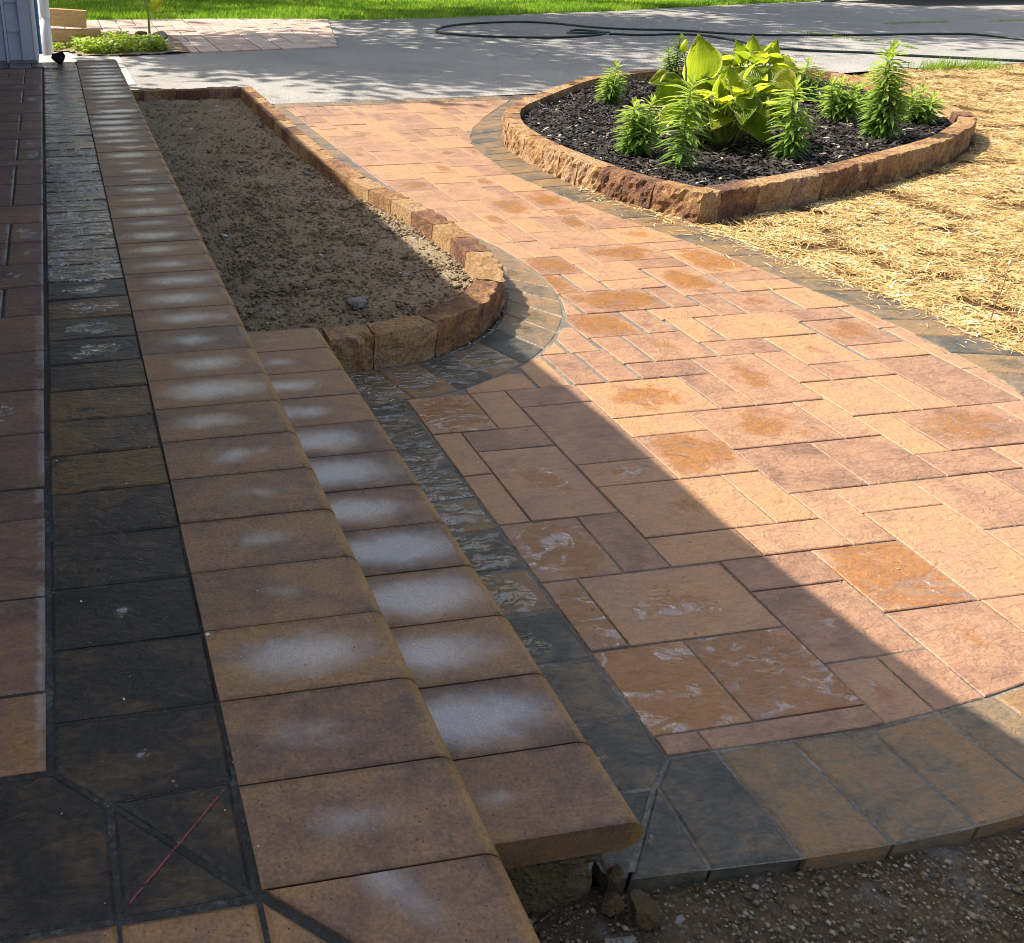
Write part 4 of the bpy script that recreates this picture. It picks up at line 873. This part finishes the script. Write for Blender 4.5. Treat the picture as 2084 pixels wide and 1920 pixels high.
# eave over the porch: its edge draws the shade line across the walkway
EAVE = [(-15.2, 60.6), (-15.2, 22), (-15.2, 19), (-15.1, 17), (-14.95, 15.2), (-14.75, 12.5), (-14.68, 8.0), (-14.55, 6.2), (-14.35, 4.3), (-14.05, 2.4), (-13.75, 1.4), (-13.25, -1), (-12.75, -5)]
rp = EAVE+[(-50, -5), (-50, 60.6)]
n = len(rp); V = [(x, y, 15.9) for x, y in rp]+[(x, y, 16.4+.25*max(0, -15-x)) for x, y in rp]
mesh('roof', V, [list(range(n))[::-1], list(range(n, 2*n))]+[(i, (i+1) % n, n+(i+1) % n, n+i) for i in range(n)], M_roof, house)

# ------------------------------------------------------------------ single small things
boulder('stone', (-14.62, 53.0, H2+.34), (.52, .45, .44), M_darkstone, 3, .35, label='black rough lump sitting on the far end of the porch', cat='stone')
boulder('rock', (-8.35, -8.62, -.12), (.30, .27, .26), M_stone, 5, .3, label='largest brown rock at the foot of the step end')
boulder('rock', (-8.72, -8.50, -.17), (.22, .22, .24), M_stone, 6, .35, label='brown rock between the footing and the largest rock')
boulder('rock', (-8.55, -8.15, -.02), (.17, .16, .15), M_stone, 7, .35, label='small brown rock against the corner of the dark paving')
boulder('stone', (-8.80, -8.88, -.33), (.26, .11, .07), M_greystone, 8, .3, label='flat grey stone chip lying below the brown rocks', cat='stone')
boulder('stone', (-7.92, -8.78, -.27), (.12, .07, .05), M_greystone, 9, .3, label='small pale stone chip on the gravel right of the rocks', cat='stone')
boulder('rock', (-6.35, 11.9, .44), (.48, .30, .26), M_greystone, 10, .25, label='grey rock half buried in the bare soil bed')
V, F = tube([(12.75, 7.9, -.1), (12.72, 7.95, .5), (12.8, 8.0, 1.0), (12.7, 8.0, 1.7)], [.02, .018, .014, .008], 5)
tag(mesh('twig', V, F, M_twig), 'thin dry twig standing in the straw at the paving edge', 'twig')
# black sheeting at the far right
tp = relief('tarp_heap', [(82.5, 107.2), (86.5, 106.4), (90.2, 100.6), (96.5, 100.0), (106, 99.4), (128, 98), (128, 112), (104, 112), (90, 110)], 1.2, .35, .6, M_tarp, .35,
            lambda x, y: 2.2*min(1, max(0, (x-84)/12))-1.35*math.exp(-max(0, (y-(107 if x < 87 else 100.2)))*.9))
tag(tp, 'black sheeting heaped at the far right edge of the driveway', 'tarp')

# ------------------------------------------------------------------ shade trees beyond the picture that dapple the driveway
def tree(base, H, R, lean, n, seed, label):
    t = empty('shade_tree', (*base, 0)); tag(t, label, 'tree', 'shade trees beyond the lawn')
    r = np.random.default_rng(seed); c = np.array((base[0]+lean[0], base[1]+lean[1], H))
    pts = [Vector((base[0], base[1], -.5)).lerp(Vector(c), k/6) for k in range(7)]
    V, F = tube(pts, [2.0-.24*k for k in range(7)], 9); cl = []
    for k in range(46):
        d = r.normal(size=3); d /= np.linalg.norm(d); p = c+d*np.array((R, R, R*.62))*r.uniform(.25, 1); cl.append(p)
        b = pts[int(r.integers(3, 7))]; q = Vector(p); tv, tf = tube([b, b.lerp(q, .5)+Vector((0, 0, 1)), q], [.6, .35, .12], 5)
        F += [[i+len(V) for i in f] for f in tf]; V += tv
    mesh('trunk', V, F, M_bark, t, smooth=True)
    cl = np.array(cl); k = r.integers(0, len(cl), n); ctr = cl[k]+r.normal(0, 1, (n, 3))*np.array((4.2, 4.2, 2.4)); s_ = r.uniform(.5, 1.1, n)
    A = r.normal(size=(n, 3)); A /= np.linalg.norm(A, axis=1)[:, None]; B = np.cross(A, r.normal(size=(n, 3))); B /= np.linalg.norm(B, axis=1)[:, None]
    V = np.stack([ctr-A*s_[:, None], ctr-B*s_[:, None]*.6, ctr+A*s_[:, None], ctr+B*s_[:, None]*.6], 1).reshape(-1, 3)
    tag(mesh('crown', V, [(i, i+1, i+2, i+3) for i in range(0, 4*n, 4)], M_treeleaf, t, tint=np.repeat(r.random(n), 4)), kind='stuff')
    return t
tree((-27, 104), 46, 20, (5, -10), 8000, 1, 'tall leafy shade tree beyond the left end of the lawn')
tree((2, 131), 47, 21, (0, -17), 8500, 2, 'broad leafy shade tree behind the middle of the lawn')
t3 = tree((38, 128), 50, 22, (2, -14), 9000, 3, 'leafy shade tree behind the right end of the lawn')
for k in range(9):                                                                              # the far treeline the wet stones mirror
    r = t3.copy(); C.objects.link(r); r.location = Vector((-120+k*38+rnd.uniform(-8, 8), 215+rnd.uniform(-14, 20), 0))*U
    r.rotation_euler = (0, 0, rnd.uniform(0, 6.28)); r.scale = [1.55+rnd.uniform(-.15, .25)]*3
    r['label'] = 'tall leafy tree in the far treeline beyond the lawn'; r['group'] = 'trees of the far treeline'
    for c in t3.children:
        c2 = c.copy(); C.objects.link(c2); c2.parent = r
